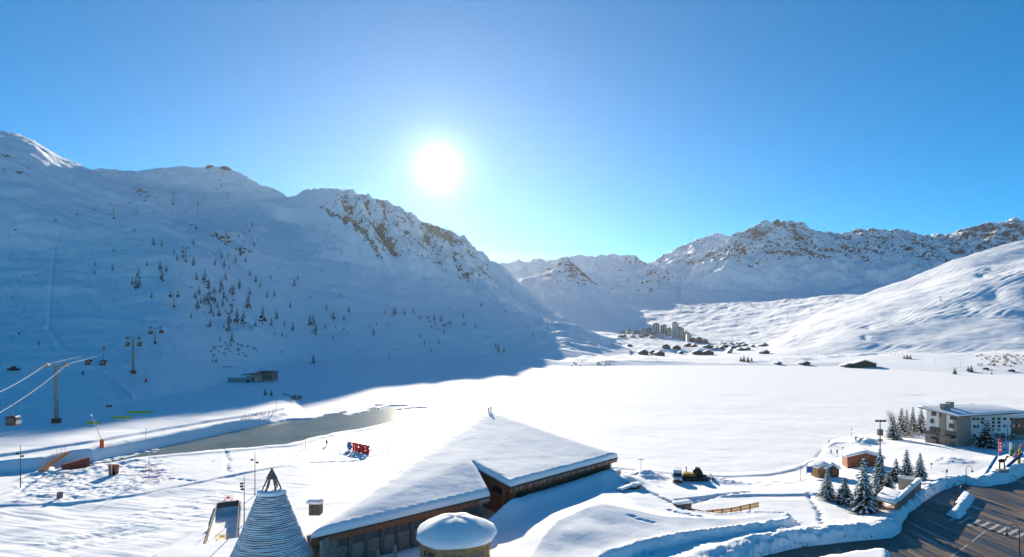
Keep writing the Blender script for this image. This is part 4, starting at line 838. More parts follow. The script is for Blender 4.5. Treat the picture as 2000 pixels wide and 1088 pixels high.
# ---- low snow-capped garden walls and the plank fence
def gw(name, pts, zt, h, m, label, cat='wall', th=.5):
    t = empty(name, G(*pts[0], zt), label, cat)
    for a, b in zip(pts[:-1], pts[1:]): wallseg(t, G(*a, zt), G(*b, zt), zt-h, zt, th, 'wall_run', m, .4)
    return t
gw('garden_wall', [(1183, 926), (1226, 941), (1247, 949)], 5.4, 3, 'stone', 'snow capped retaining wall leaving the hall corner')
gw('garden_wall', [(1211, 957), (1232, 949), (1242, 951)], 5.6, 2.4, 'wood_dark', 'short hooked wall stub with a snow cushion on the mound', th=1.0)
gw('garden_wall', [(1238, 947), (1250, 945)], 5.9, 2.2, 'wood_red', 'small brown walled box with a snow lid beside the retaining wall', th=1.6)
gw('garden_wall', [(1252, 953), (1290, 970), (1322, 984)], 5.2, 2.6, 'stone', 'long snow capped wall running down beside the parking place')
gw('garden_wall', [(1320, 984), (1346, 980)], 5.5, 2.4, 'wood_dark', 'dark timber sided wall end where the plank fence starts', th=1.4)
gw('garden_wall', [(1192, 928), (1203, 921), (1212, 918)], 4.6, 2, 'stone', 'curved low stone wall beside the hall end')
fe = empty('plank_fence', G(1335, 992, 5.0), 'low timber plank fence bending along the top of the snow mound', 'fence'); fpts = [G(1334, 990, 5.3), G(1374, 998, 5.3), G(1428, 992, 5.3), G(1482, 981, 5.3)]
for a, b in zip(fpts[:-1], fpts[1:]):
    a, b = a-fe.location, b-fe.location
    for k in range(2): MB().bar(a+Vector((0, 0, -.18-.55*k)), b+Vector((0, 0, -.18-.55*k)), .1, .46).build('plank', 'wood', fe)
    n = 3
    for k in range(n): p = a.lerp(b, k/n); MB().box((p.x, p.y-.12, -.8), (.2, .2, 2.2)).build('post', 'wood_dark', fe)

# ================================================================== FAR VILLAGE
rgv = random.Random(12)
mat('tower_beige', (.50, .46, .40), .8, noise=(.2, (.42, .38, .33))); mat('tower_grey', (.38, .35, .31), .8); mat('slate', (.10, .095, .095), .8); mat('chalet', (.17, .10, .065), .85, noise=(.3, (.11, .07, .05))); mat('win_far', (.05, .055, .065), .25, spec=.5)
def block(px, py, w, h, label, wm='tower_beige', d=None, bays=4, top='slate', depth=14, name='apartment_tower'):
    p = hit(px, py); p = p if d is None else P(px, py, d); s = p.y/F; W, Hh = w*s, h*s
    t = empty(name, p, label, 'building', 'buildings of the far village', rz=rgv.uniform(-.35, .1))
    MB().box((0, depth/2, Hh/2-4), (W, depth, Hh+8)).build('wall', wm, t)
    bw = W/bays; nf = max(2, int(Hh/3.2))
    for k in range(bays):
        x = -W/2+bw*(k+.5); rec = MB().box((x, -.05, Hh/2), (bw*.42, .5, Hh*.92)).build('window_bay', 'win_far', t)
        for f in range(1, nf): MB().box((x, -.5, f*Hh/nf), (bw*.62, 1.1, 1.15)).build('balcony', wm, rec)
        if k: MB().box((-W/2+bw*k, -.6, Hh/2), (.5, 1.6, Hh)).build('fin', 'render_white', t)
    kx = W*rgv.uniform(-.15, .15)
    r_ = MB().prism([(-W*.52, -1), (W*.52, -1), (W*.52, depth+1), (-W*.52, depth+1)], Hh, Hh+.8).build('roof', top, t)
    MB().box((kx, depth/2, Hh+1.8), (W*.5, depth*.55, 2.6)).build('roof_hood', top, r_); MB().box((kx, depth/2, Hh+3.3), (W*.52, depth*.57, .5)).build('roof_snow', m_snow, r_)
T = 'far village block, '
for px, py, w, h, lb, wm, b in ((1228, 653, 9, 9, T+'isolated beige one at the outer edge', 'tower_beige', 2), (1218, 652, 7, 5, T+'lowest grey one beyond the isolated beige block', 'tower_grey', 2), (1245, 653, 12, 6, T+'long low grey one after the isolated beige block', 'tower_grey', 4), (1257, 654, 9, 10, T+'stubby beige one before the hooded tower', 'tower_beige', 3), (1268, 652, 10, 10, T+'plain grey one touching the hooded tower', 'tower_grey', 3), (1282, 655, 12, 22, T+'hooded tower with a stepped dark top', 'tower_beige', 3), (1277, 660, 12, 9, T+'low beige one at the foot of the hooded tower', 'tower_beige', 3), (1296, 653, 11, 17, T+'dark topped one between the two towers', 'tower_grey', 3),
        (1291, 662, 11, 11, T+'white fronted low one below the dark topped block', 'render_white', 3), (1306, 657, 11, 15, T+'mid height beige slab beside the tallest tower', 'tower_beige', 4), (1319, 661, 13, 30, T+'tallest white finned tower', 'render_white', 4), (1331, 661, 10, 20, T+'second highest white one leaning on the tallest tower', 'tower_beige', 3), (1339, 664, 8, 15, T+'narrow grey step down after the second highest', 'tower_grey', 2), (1346, 667, 9, 14, T+'white balconied one ending the tower row', 'render_white', 3)):
    block(px, py, w, h, lb, wm, None, b)
for px, py, w, h, lb in ((1355, 668, 9, 6, 'small dark red block at the end of the tower row'), (1366, 670, 12, 9, 'larger dark red block with a stepped snowy roof'), (1378, 671, 10, 6, 'low dark red block beyond the larger red one')): block(px, py, w, h, lb, 'brown_red', None, 3, 'brown_red', 12, 'red_block')
def chalet(px, py, w, h, label, wm='chalet', grp='chalets below the far village', dpt=11):
    p = hit(px, py); s = p.y/F; W, Hh = w*s, h*s*.55; rise = h*s*.45; t = empty('chalet', p, label, 'chalet', grp, rz=rgv.uniform(-.25, .25)); x = W/2
    MB().box((0, dpt/2, Hh/2-3), (W, dpt, Hh+6)).build('wall', wm, t); MB().add([(-x, 0, Hh), (x, 0, Hh), (0, 0, Hh+rise), (-x, dpt, Hh), (x, dpt, Hh), (0, dpt, Hh+rise)], [(0, 1, 2), (5, 4, 3), (0, 3, 4, 1), (0, 2, 5, 3), (2, 1, 4, 5)]).build('gable', wm, t)
    for sgn in (-1, 1): build_bm('roof_snow', slab([Vector((sgn*(x+1.0), -1.2, Hh-rise/x)), Vector((0, -1.2, Hh+rise+.1)), Vector((0, dpt+1, Hh+rise+.1)), Vector((sgn*(x+1), dpt+1, Hh-rise/x))], .7), m_snow, t)
    for k in range(max(2, int(W/4))):
        for f in range(max(1, int(Hh/3))): MB().box((-x+W*(k+.5)/max(2, int(W/4)), -.05, Hh*(f+.55)/max(1, int(Hh/3))), (1.5, .3, 1.2)).build('window', 'win_far', t)
    MB().box((0, -.7, Hh*.5), (W*.95, 1.2, .35)).build('balcony', 'wood_dark', t)
Cc = 'snow roofed dark chalet, '
for px, py, w, h, lb in ((1258, 693, 18, 10, Cc+'wide one nearest the lake at the outer end'), (1275, 692, 12, 8, Cc+'leaning against the wide outer chalet'), (1290, 695, 17, 10, Cc+'broad gabled one standing free by the lake meadow'), (1301, 681, 15, 9, Cc+'higher up with a red brown gable'), (1322, 683, 15, 9, Cc+'grey sided one beside the red brown gable'), (1346, 677, 14, 7, Cc+'just under the red blocks'), (1357, 678, 10, 6, Cc+'small one next to the one under the red blocks'), (1331, 691, 8, 5, Cc+'tiny one alone on the meadow'), (1384, 680, 20, 6, Cc+'long low one with a bluish front'),
        (1365, 693, 20, 9, Cc+'first half of the long row house'), (1384, 693, 20, 9, Cc+'second half of the long row house'), (1450, 673, 12, 5, Cc+'on the rise behind the meadow road'), (1493, 676, 13, 4, Cc+'flat one at the foot of the ski slope'), (1462, 684, 8, 6, Cc+'narrow upright one by the meadow road'), (1497, 691, 14, 7, Cc+'pale one with a tilted roof by the path'), (1426, 676, 8, 4, Cc+'half buried one among parked cars'), (1412, 674, 8, 4, Cc+'half buried one behind the long row house'), (1230, 676, 9, 4, Cc+'half buried one on the bank below the isolated block'), (1575, 713, 15, 7, Cc+'small one by the shore among bushes'), (1522, 712, 9, 5, Cc+'shed like one on the shore bend')):
    chalet(px, py, w, h, lb)
chalet(1690, 718, 40, 14, 'large dark lakeside chalet with a wide snowy gable', 'chalet', 'chalets on the right shore', 16); chalet(1660, 718, 20, 8, 'low dark annex joined to the large lakeside chalet', 'chalet', 'chalets on the right shore', 12)
for k in range(30):
    px = rgv.choice((rgv.uniform(1196, 1275), rgv.uniform(1380, 1500), rgv.uniform(1395, 1450))); py = 655+rgv.uniform(0, 6) if px < 1280 else 672+rgv.uniform(0, 16)
    chalet(px, py, rgv.uniform(6, 12), rgv.uniform(3.5, 6), 'low snow roofed house in the loose spread of the far village', rgv.choice(('chalet', 'tower_grey', 'chalet')), 'low houses spread through the far village', 9)
# tilted modern pavilion
p = hit(1424, 690); pv_ = empty('pavilion', p, 'small pale pavilion with a steeply tilted roof slab among the chalets', 'building'); s = p.y/F
MB().add([(-6*s, 0, -2), (5*s, 0, -2), (9*s, 0, 9*s), (3*s, 0, 10*s), (-6*s, 9, -2), (5*s, 9, -2), (9*s, 9, 9*s), (3*s, 9, 10*s)], [(0, 1, 2, 3), (7, 6, 5, 4), (0, 4, 5, 1), (1, 5, 6, 2), (2, 6, 7, 3), (3, 7, 4, 0)]).build('wall', 'tower_beige', pv_); MB().bar((-7*s, 4.5, -1), (3*s, 4.5, 10.6*s), 10, .8).build('roof', 'lightmetal', pv_)
# ---- concrete lift station on the near shore of the shaded slope
cs = on(478, 747); st = empty('lift_station', cs, 'concrete tunnel station with retaining wall half buried in the shaded slope', 'building'); s = cs.y/F
def sb(x0, x1, z0, z1, y0, y1, name, m, par=None): return MB().box(((x0+x1)/2*s, (y0+y1)/2, (z0+z1)/2*s), ((x1-x0)*s, y1-y0, (z1-z0)*s)).build(name, m, par or st)
MB().prism([(-34*s, 1), (5*s, -1), (5*s, 3), (-34*s, 3)], -3, [9*s, 8*s, 8*s, 9*s]).build('retaining_wall', 'concrete', st)
sb(4, 12, -2, 13, -2, 8, 'portal', 'concrete'); sb(6, 11, -1, 6, -2.3, 0, 'doorway', 'black'); sb(12, 30, -2, 15, 0, 10, 'wall', 'concrete'); w_ = sb(14, 18, 3, 9, -.25, .2, 'window', 'win_far'); sb(22, 24, 1, 9, -.3, .2, 'door', 'yellow'); sb(29, 50, 3, 17, 4, 16, 'upper_wall', 'wood_grey')
for k in range(6): sb(31+k*3.2, 33+k*3.2, 6, 12, 3.7, 4.3, 'window', 'win_far')
MB().bar((-6*s, 5, 15*s), (30*s, 5, 17*s), 12, .6).build('roof', 'wood_dark', st); MB().bar((20*s, 9, 20*s), (52*s, 9, 19*s), 14, .7).build('roof', 'wood_dark', st)
# ---- summit stations
for px, py, w, h, lb in ((410, 325, 16, 6, 'low summit lift station with a curved dark roof and open frame'), (438, 329, 20, 8, 'rounded dark summit lift building at the top of the gondola line')):
    p = hit(px, py+3) or P(px, py, 2030); s = p.y/F; t = empty('summit_station', p, lb, 'building'); prof = []
    mb = MB(); n = 10; x = w*s/2
    v = [(x*math.cos(math.pi*k/n), y, h*s*.25+h*s*.75*math.sin(math.pi*k/n)) for y in (0, 25) for k in range(n+1)]
    mb.add(v, [(k, k+1, n+2+k, n+1+k) for k in range(n)]+[tuple(range(n, -1, -1)), tuple(range(n+1, 2*n+2))]); mb.build('roof', 'slate', t); MB().box((0, 12, -h*s*.2), (w*s, 25, h*s)).build('wall', 'wood_dark', t); MB().box((-w*s*.7, 12, 0), (w*s*.45, 14, h*s*.7)).build('terrace', 'concrete', t)
# ================================================================== SKI LIFTS
def pylon(px, pb, pt, wpx, label, group, ang=0, name='lift_pylon', floor=None):
    p = hit(px, pb); s = p.y/F; h = (pb-pt)*s; w = wpx*s; t = empty(name, p, label, 'pylon', group, rz=ang); r = max(.035*h, .35)
    MB().tube((0, 0, -3), (0, 0, h-.6), r, r*.8, 10).build('mast', 'metal', t); MB().box((0, 0, .4), (r*3.2, r*3.2, 3)).build('footing', 'brown_red', t)
    MB().box((0, 0, h-.6), (w, .8, .6)).build('crossarm', 'metal', t)
    for sx in (-1, 1):
        b = MB().box((sx*w*.44, 0, h-.25), (.35, min(5, h*.28), .4)).build('sheave_beam', 'dark_metal', t)
        for k in range(4): MB().tube((sx*w*.44-.2, (k-1.5)*min(1.2, h*.07), h+.1), (sx*w*.44+.2, (k-1.5)*min(1.2, h*.07), h+.1), .3, .3, 8).build('sheave', 'black', b)
        MB().bar((sx*w*.25, 0, h-.4), (sx*w*.40, 0, h+1.0), .15, .15).build('frame_bar', 'metal', t)
    MB().bar((-w*.42, 0, h+1.0), (w*.42, 0, h+1.0), .14, .14).build('catwalk', 'metal', t)
    M = Matrix.Rotation(ang, 3, 'Z'); return [p+M@Vector((sx*w*.44, 0, h+.35)) for sx in (-1, 1)]
gg = 'gondola pylons up the shaded slope'
g = [pylon(110, 826, 713, 40, 'tallest grey gondola pylon with a red footing, standing lowest on the slope', gg, R(18)), pylon(260, 729, 660, 24, 'second gondola pylon up from the lake, carrying two cabins', gg, R(12)), pylon(303, 671, 640, 22, 'third gondola pylon up from the lake, at the edge of the scrub', gg, R(8)), pylon(340, 600, 571, 16, 'fourth gondola pylon up from the lake, among the larches', gg, R(5)), pylon(363, 511, 484, 13, 'fifth gondola pylon up from the lake, above the larches', gg, R(5)), pylon(386, 415, 400, 12, 'gondola pylon where the line turns towards the summit', gg), pylon(399, 388, 377, 11, 'paired gondola pylon just above the turn of the line', gg), pylon(425, 378, 369, 8, 'upper gondola pylon in the hollow under the summit', gg), pylon(436, 344, 336, 6, 'last gondola pylon below the summit building', gg)]
def cable(pts, r, label, sag=.02, grp=None):
    mb = MB()
    for a, b in zip(pts[:-1], pts[1:]):
        L_ = (b-a).length; q = [a.lerp(b, k/12)-Vector((0, 0, 4*sag*L_*(k/12)*(1-k/12))) for k in range(13)]
        for c, d in zip(q[:-1], q[1:]): mb.tube(c, d, r, r, 5, False)
    return tag(mb.build('lift_cable', 'lightmetal'), label, 'cable', grp)
s0 = [P(-150, 825, 120), P(-110, 865, 120)]
cable([s0[0]]+[x[0] for x in g], .06, 'gondola haul rope on the outer side of the pylons', .012); cable([s0[1]]+[x[1] for x in g], .06, 'gondola haul rope on the lake side of the pylons', .012)
def cabin(scale=1.0):
    t = empty('gondola_cabin', (0, 0, 0)); MB().box((0, 0, -3.3), (1.9, 2.1, 2.0)).build('shell', 'dark_metal', t, bevel=.35, seg=3)
    for sx in (-1, 1): MB().box((sx*.93, 0, -3.1), (.06, 1.5, .9)).build('window', 'glass', t)
    for sy in (-1, 1): MB().box((0, sy*1.03, -3.1), (1.3, .06, .9)).build('window', 'glass', t)
    MB().box((0, 0, -4.15), (1.7, 1.7, .25)).build('floor', 'orange', t); MB().bar((0, 0, -2.3), (0, 0, 0), .12, .12).build('hanger', 'metal', t); MB().box((0, 0, 0), (.3, .9, .25)).build('grip', 'metal', t); MB().box((1.05, 0, -3.6), (.15, 1.6, .7)).build('ski_rack', 'lightmetal', t)
    return t
cab = cabin(); nc = 0
def along(i, a, b, t):
    A_, B_ = (s0[i] if a < 0 else g[a][i]), g[b][i]; p = A_.lerp(B_, t); p.z -= 4*.012*(B_-A_).length*t*(1-t); return p
for i, a, b, t, lb in ((0, 0, 1, .42, 'dark gondola cabin hanging between the two lowest pylons, outer rope'), (1, 0, 1, .40, 'dark gondola cabin hanging between the two lowest pylons, lake side rope'), (1, -1, 0, .38, 'gondola cabin descending below the tallest pylon'), (0, 1, 2, .02, 'gondola cabin at the second pylon, outer side'), (1, 1, 2, .02, 'gondola cabin at the second pylon, lake side'), (0, 2, 3, .03, 'gondola cabin at the third pylon, outer side'), (1, 2, 3, .05, 'gondola cabin at the third pylon, lake side'), (0, 3, 4, .02, 'gondola cabin at the fourth pylon, outer side'), (1, 3, 4, .02, 'gondola cabin at the fourth pylon, lake side'), (0, 4, 5, .0, 'gondola cabin at the fifth pylon'), (1, 4, 5, .5, 'gondola cabin midway to the turn of the line'), (0, 4, 5, .56, 'gondola cabin midway to the turn, on the outer rope'), (0, 5, 6, .4, 'gondola cabin between the paired upper pylons'), (1, 7, 8, .3, 'gondola cabin in the hollow under the summit'), (0, 7, 8, .6, 'gondola cabin nearest the summit building')):
    o = cab if nc == 0 else dup(cab); nc += 1; put(o, along(i, a, b, t), R(10), 1.35 if a < 2 else 1.6); tag(o, lb, 'gondola', 'gondola cabins on the line')
h2 = 'chairlift pylons across the upper slope'
c2 = [pylon(222, 427, 399, 13, 'chairlift pylon with a reddish foot on the open piste', h2, R(60)), pylon(338, 400, 376, 12, 'chairlift pylon near the sunlit crest', h2, R(60)), pylon(445, 389, 377, 9, 'chairlift pylon in the saddle below the summit', h2, R(60))]
cable([P(-120, 475, 780)]+[x[0] for x in c2], .04, 'chairlift rope crossing the upper slope', .006).data.materials[0] = MATS['dark_metal']
chr_ = empty('lift_chair', (0, 0, 0)); MB().bar((0, 0, 0), (0, 0, -3), .12, .12).build('hanger', 'metal', chr_); MB().box((0, .3, -3.1), (3.0, .6, .15)).build('seat', 'black', chr_); MB().box((0, .6, -2.5), (3.0, .12, 1.1)).build('backrest', 'black', chr_); MB().bar((-1.4, -.3, -2.6), (1.4, -.3, -2.6), .08, .08).build('safety_bar', 'metal', chr_)
pts = [P(-120, 475, 780), c2[0][0], c2[1][0]]
for n, (k, t) in enumerate(((0, .38), (0, .62), (0, .76), (0, .88), (1, .25), (1, .5), (1, .7))):
    o = chr_ if n == 0 else dup(chr_); a, b = pts[k], pts[k+1]; p = a.lerp(b, t); p.z -= 4*.01*(b-a).length*t*(1-t); put(o, p, R(60), 1.3); tag(o, 'empty dark chair hanging on the chairlift rope', 'chair', 'chairs on the chairlift')
for n, (px, b, t) in enumerate(((1837, 588, 580), (1586, 612, 603), (1538, 621, 612), (1477, 649, 641), (1431, 663, 656), (1584, 605, 598))):
    pylon(px, b, t, 5, 'slim drag lift pylon on the sunny valley slope', 'drag lift pylons on the sunny slope', 0)
# snow guns
def gun(px, b, t, label, lean=(-.35, 0), base='orange'):
    p = on(px, b); s = p.y/F; h = (b-t)*s; o = empty('snow_gun', p, label, 'snow gun'); MB().lathe([(.55, -.5), (.62, .3), (.55, 2.3), (.45, 2.5)], 10).build('padding', base, o); MB().tube((0, 0, 2), (lean[0]*h, lean[1], h), .10, .05, 6).build('lance', 'metal', o); MB().tube((lean[0]*h, lean[1], h), (lean[0]*h*1.06, lean[1], h*1.03), .14, .14, 6).build('nozzle', 'lightmetal', o)
gun(199, 873, 812, 'snow gun lance leaning from an orange padded base on the channel bank', (-.33, 0)); gun(285, 747, 718, 'snow gun with a red base below the second gondola pylon', (-.13, 0), 'red'); gun(203, 684, 672, 'snow gun with a red base on the shaded piste', (-.05, 0), 'red')
for n, px in enumerate((260, 268, 302, 335, 362, 412, 435, 455)): gun(px, 418-abs(px-300)*.02-(px-260)*.03, 405-(px-260)*.03, 'tiny red based snow gun in the row along the upper piste', (-.15, 0), 'red')
for o in [o for o in bpy.data.objects if o.get('category') == 'snow gun' and 'row along' in o['label']]: o['group'] = 'snow guns along the upper piste'

# ================================================================== LAMPS, SIGNS, STREET FURNITURE
def mast_lamp(px, b, t, label, z=0, heads=((-.7, .82), (.6, .76))):
    p = on(px, b); h = (b-t)*p.y/F; o = empty('floodlight_mast', p, label, 'lamp', 'slim floodlight masts by the groomed track'); MB().tube((0, 0, -.5), (0, 0, h), .13, .06, 8).build('pole', 'dark_metal', o)
    for dx, u in heads: MB().bar((0, 0, h*u), (dx*.7, 0, h*u), .06, .06).build('bracket', 'dark_metal', o); MB().box((dx, -.1, h*u-.1), (.55, .4, .4)).build('lamp_head', 'dark_metal', o)
mast_lamp(40, 953, 870, 'slim dark floodlight mast at the edge of the playground'); mast_lamp(498, 967, 882, 'slim tall floodlight mast behind the cone tower'); mast_lamp(477, 1024, 930, 'slim floodlight mast between the plank lane and the cone tower', heads=((-.5, .86), (-.5, .80), (-.35, .74)))
def path_lamp(px, b, t, label, twin=False):
    p = on(px, b); h = (b-t)*p.y/F; o = empty('path_lamp', p, label, 'lamp', 'short path lamps along the shore'); MB().tube((0, 0, -.3), (0, 0, h), .07, .05, 7).build('pole', 'dark_metal', o)
    for dx in ((-.35, .35) if twin else (.2,)): MB().box((dx, 0, h), (.7, .3, .14)).build('lamp_head', 'dark_metal', o)
for px, b, t, lb, tw in ((1252, 920, 897, 'path lamp with twin heads beside the parking place', True), (597, 874, 851, 'path lamp on the channel bank near the walker', False), (762, 870, 851, 'path lamp beyond the red letter sign', False), (285, 858, 838, 'path lamp on the far bank of the open channel', False), (440, 888, 868, 'path lamp on the near bank of the open channel', False), (1564, 938, 914, 'path lamp near the blue notice board', False), (1645, 894, 874, 'path lamp at the corner of the long wooden hut', False), (1663, 853, 838, 'path lamp at the shore bend by the little slide', False), (540, 800, 780, 'thin post lamp by the lakeside track bend', False)): path_lamp(px, b, t, lb, tw)
def crook(px, b, t, reach, label, z=3.05):
    p = G(px, b, z) if z else on(px, b); h = (b-t)*p.y/F; o = empty('street_lamp', p, label, 'street lamp', 'crook necked street lamps'); MB().tube((0, 0, -.3), (0, 0, h*.86), .11, .07, 8).build('pole', 'dark_metal', o)
    r = reach/2; pts = [Vector((r-r*math.cos(math.pi*k/10), 0, h*.86+abs(r)*1.0*math.sin(math.pi*k/10))) for k in range(11)]; MB().path(pts+[pts[-1]-Vector((0, 0, .35))], .05).build('crook', 'dark_metal', o)
    MB().lathe([(.08, .25), (.14, .1), (.36, -.12), (.36, -.18)], 10, tuple(pts[-1]-Vector((0, 0, .5)))).build('lamp_shade', 'dark_metal', o); MB().tube((0, 0, 0), (0, 0, 1.1), .17, .15, 8).build('base', 'dark_metal', o)
crook(1865, 993, 938, 1.5, 'crook necked street lamp standing on the snowy traffic island'); crook(1887, 960, 909, 1.4, 'crook necked street lamp behind the traffic island'); crook(1991, 1112, 1024, -2.0, 'crook necked street lamp beside the zebra crossing', 3.05); crook(1968, 874, 824, 1.3, 'crook necked street lamp in front of the hotel wing', None)
fm = empty('floodlight_tower', on(1719, 930), 'tall floodlight mast with a crossbar of lamps rising behind the firs', 'lamp'); h = (930-823)*fm.location.y/F
MB().tube((0, 0, -.5), (0, 0, h), .2, .12, 8).build('pole', 'metal', fm); MB().box((0, 0, h), (2.4, .2, .2)).build('crossbar', 'metal', fm); MB().box((0, 0, h*.80), (1.1, .9, 1.6)).build('equipment_box', 'wood_grey', fm); MB().box((0, 0, h*.66), (.9, .9, .5)).build('equipment_box', 'metal', fm)
for dx in (-1.0, 0, 1.0): MB().box((dx, -.25, h+.15), (.7, .4, .5)).build('lamp_head', 'dark_metal', fm)
for px, b, t, lb in ((1849, 935, 917, 'thin traffic sign post by the road junction'), (1787, 970, 955, 'thin sign post beside the shelter wall'), (1819, 915, 904, 'short wooden signpost in the snow below the hotel')):
    p = on(px, b); h = (b-t)*p.y/F; o = empty('sign_post', p, lb, 'sign'); MB().tube((0, 0, -.4), (0, 0, h), .05, .05, 6).build('post', 'metal', o); MB().box((0, -.06, h-.3), (.55, .05, .55)).build('panel', 'metal', o)
# giant skis, banners and snow statue by the junction
SKI = on(1962, 915)
def ski(px, b, px2, t, m, label, w=.42):
    p = on(px, b); dx = (px2-px)*p.y/F; dz = (b-t)*p.y/F; o = empty('giant_ski', p, label, 'ski sculpture', 'giant skis planted in the snow'); n = Vector((dx, 0, dz)).normalized(); e = Vector((dx, 0, dz)); sd = Vector((n.z, 0, -n.x))*w
    MB().add([v+Vector((0, y, 0)) for y in (-.06, .06) for v in (-n*.6-sd, -n*.6+sd, e+sd*.9, e+n*.5+sd*.4+Vector((0, -.0, 0)), e+n*.6-sd*.4, e-sd*.9)], [tuple(range(5, -1, -1)), tuple(range(6, 12))]+[(k, (k+1) % 6, 6+(k+1) % 6, 6+k) for k in range(6)]).build('ski', m, o)
    MB().box((e.x*.4, -.12, e.z*.4), (.35, .14, .5)).build('binding', 'dark_metal', o)
for px, b, px2, t, m, lb in ((1926, 925, 1946, 893, 'skyblue', 'giant pale blue ski leaning at the roadside end of the group'), (1959, 884, 1961, 869, 'white', 'narrow white giant ski behind the metal statue'), (1974, 890, 1974, 868, 'white', 'upright white giant ski with a rounded tip'), (1976, 890, 1981, 872, 'green', 'pale green giant ski behind the white one'), (1981, 893, 1995, 870, 'red', 'slanting red and pink giant ski'), (1968, 911, 1995, 887, 'blue', 'longest blue giant ski lying across the snow bank'), (1990, 905, 1992, 880, 'yellow', 'short yellow giant ski at the outer end')): ski(px, b, px2, t, mat('pink', (.75, .16, .17), .5) if m == 'red' else m, lb)
def banner(px, b, t, m, label, txt):
    p = on(px, b); s = p.y/F; h = (b-t)*s; o = empty('feather_banner', p, label, 'banner'); MB().tube((0, 0, -.3), (0, 0, h), .05, .03, 6).build('pole', 'lightmetal', o)
    MB().add([(x, y, z) for y in (-.03, .03) for x, z in ((.05, h*.22), (.95, h*.26), (1.05, h*.8), (.55, h*.98), (.05, h))], [(4, 3, 2, 1, 0), (5, 6, 7, 8, 9)]+[(k, (k+1) % 5, 5+(k+1) % 5, 5+k) for k in range(5)]).build('cloth', m, o)
    for k in range(txt): MB().box((.52, -.05, h*(.38+.5*k/txt)), (.55, .03, h*.07)).build('print', 'white', o)
banner(1950, 892, 855, 'red', 'red feather banner with white print beside the giant skis', 3); banner(1964, 886, 858, 'skyblue', 'bright blue feather banner with white print beside the giant skis', 5)
p = on(1957, 921); stt = empty('metal_statue', p, 'dark metal horse like frame statue on a snowy plinth among the giant skis', 'statue')
MB().box((0, 0, .2), (2.6, 1.2, .8)).build('plinth', 'concrete', stt)
for dx, dy in ((-.7, -.2), (-.6, .2), (.6, -.2), (.75, .2)): MB().bar((dx, dy, .5), (dx*.85, dy, 2.3), .13, .13).build('leg', 'dark_metal', stt)
mb = MB(); blob(mb, (0, 0, 2.7), (1.0, .38, .5), 10, 6, 2, .06); mb.build('body', 'dark_metal', stt, smooth=True); MB().bar((.75, 0, 2.8), (1.3, 0, 3.9), .28, .36).build('neck', 'dark_metal', stt); MB().bar((1.15, 0, 3.9), (1.75, 0, 3.65), .22, .3).build('head', 'dark_metal', stt)
# the red letter sign at the lake edge
sa, sb_ = on(679, 879), on(721, 887); sv = sb_-sa; sv.z = 0; sang = math.atan2(sv.y, sv.x); LS = sv.length
sg = empty('letter_sign', sa, 'large free standing red letters reading TIGNES with a blue star emblem', 'sign', rz=sang); LH = 2.9
def text_mesh(ch, size):
    cu = bpy.data.curves.new('t', 'FONT'); cu.body = ch; cu.size = size; cu.extrude = .3; cu.offset = size*.028; ob = bpy.data.objects.new('t', cu); COL.objects.link(ob)
    dg = bpy.context.evaluated_depsgraph_get(); me = bpy.data.meshes.new_from_object(ob.evaluated_get(dg)); bpy.data.objects.remove(ob); return me
x = 2.7; widths = [1.75, 1.0, 1.95, 2.1, 1.75, 1.75]; sc_ = (LS-2.7)/sum(widths)
for ch, w in zip('TIGNES', widths):
    me = text_mesh(ch, LH/.72); me.materials.append(MATS['red']); co = np.array([v.co for v in me.vertices]); x0, x1 = co[:, 0].min(), co[:, 0].max(); z0, z1 = co[:, 1].min(), co[:, 1].max()
    for v in me.vertices: v.co = Vector(((v.co.x-x0)/(x1-x0)*(w*.9*sc_ if ch != 'I' else .55*sc_), -v.co.z, (v.co.y-z0)/(z1-z0)*LH))
    me.flip_normals(); o = bpy.data.objects.new('letter', me); COL.objects.link(o); o.parent = sg; o.location = (x+(0 if ch != 'I' else .2), 0, .1); x += w*sc_
st_ = [((.95 if k % 2 == 0 else 1.45)*math.cos(math.pi*k/8)+1.1, (.95 if k % 2 == 0 else 1.45)*math.sin(math.pi*k/8)+1.55) for k in range(16)]
MB().add([(a, y, b) for y in (-.3, .3) for a, b in st_], [tuple(range(15, -1, -1)), tuple(range(16, 32))]+[(k, (k+1) % 16, 16+(k+1) % 16, 16+k) for k in range(16)]).build('star_emblem', 'blue', sg)
MB().box((LS/2, .2, -.1), (LS, .8, .3)).build('plinth', 'concrete', sg)
rgi = random.Random(14)
for k in range(34):
    px = rgi.uniform(178, 305); c = G(px, 905-(px-178)*.185+rgi.uniform(-7, 3), -.33); mb = MB(); n = 7; rr = [rgi.uniform(.35, 1.2) for _ in range(n)]; mb.prism([(rr[i]*1.3*math.cos(6.283*i/n), rr[i]*math.sin(6.283*i/n)) for i in range(n)], -.1, rgi.uniform(.12, .3)); o = mb.build('ice_floe', m_snow); o.location = c; tag(o, 'flat snowy ice floe drifting in the open channel', 'ice floe', 'ice floes in the open channel')
# playground
pf = empty('climbing_tower', on(222, 927), 'brown wooden climbing tower with an arched opening on the playground', 'play equipment'); s = pf.location.y/F
for sx in (-1, 1): MB().add([(sx*10*s-1.2*sx-.9, -.3, -.3), (sx*10*s-1.2*sx+.9, -.3, -.3), (sx*5*s+.7, -.3, 20*s), (sx*5*s-.7, -.3, 20*s), (sx*10*s-1.2*sx-.9, .3, -.3), (sx*10*s-1.2*sx+.9, .3, -.3), (sx*5*s+.7, .3, 20*s), (sx*5*s-.7, .3, 20*s)], [(0, 1, 2, 3), (7, 6, 5, 4), (0, 4, 5, 1), (1, 5, 6, 2), (2, 6, 7, 3), (3, 7, 4, 0)]).build('side_panel', 'wood_red', pf)
MB().box((0, 0, 15*s), (10*s, .5, 9*s)).build('front_panel', 'wood_red', pf); MB().tube((0, -.8, -.3), (0, -.8, 22*s), .12, .12, 7).build('pole', 'lightmetal', pf)
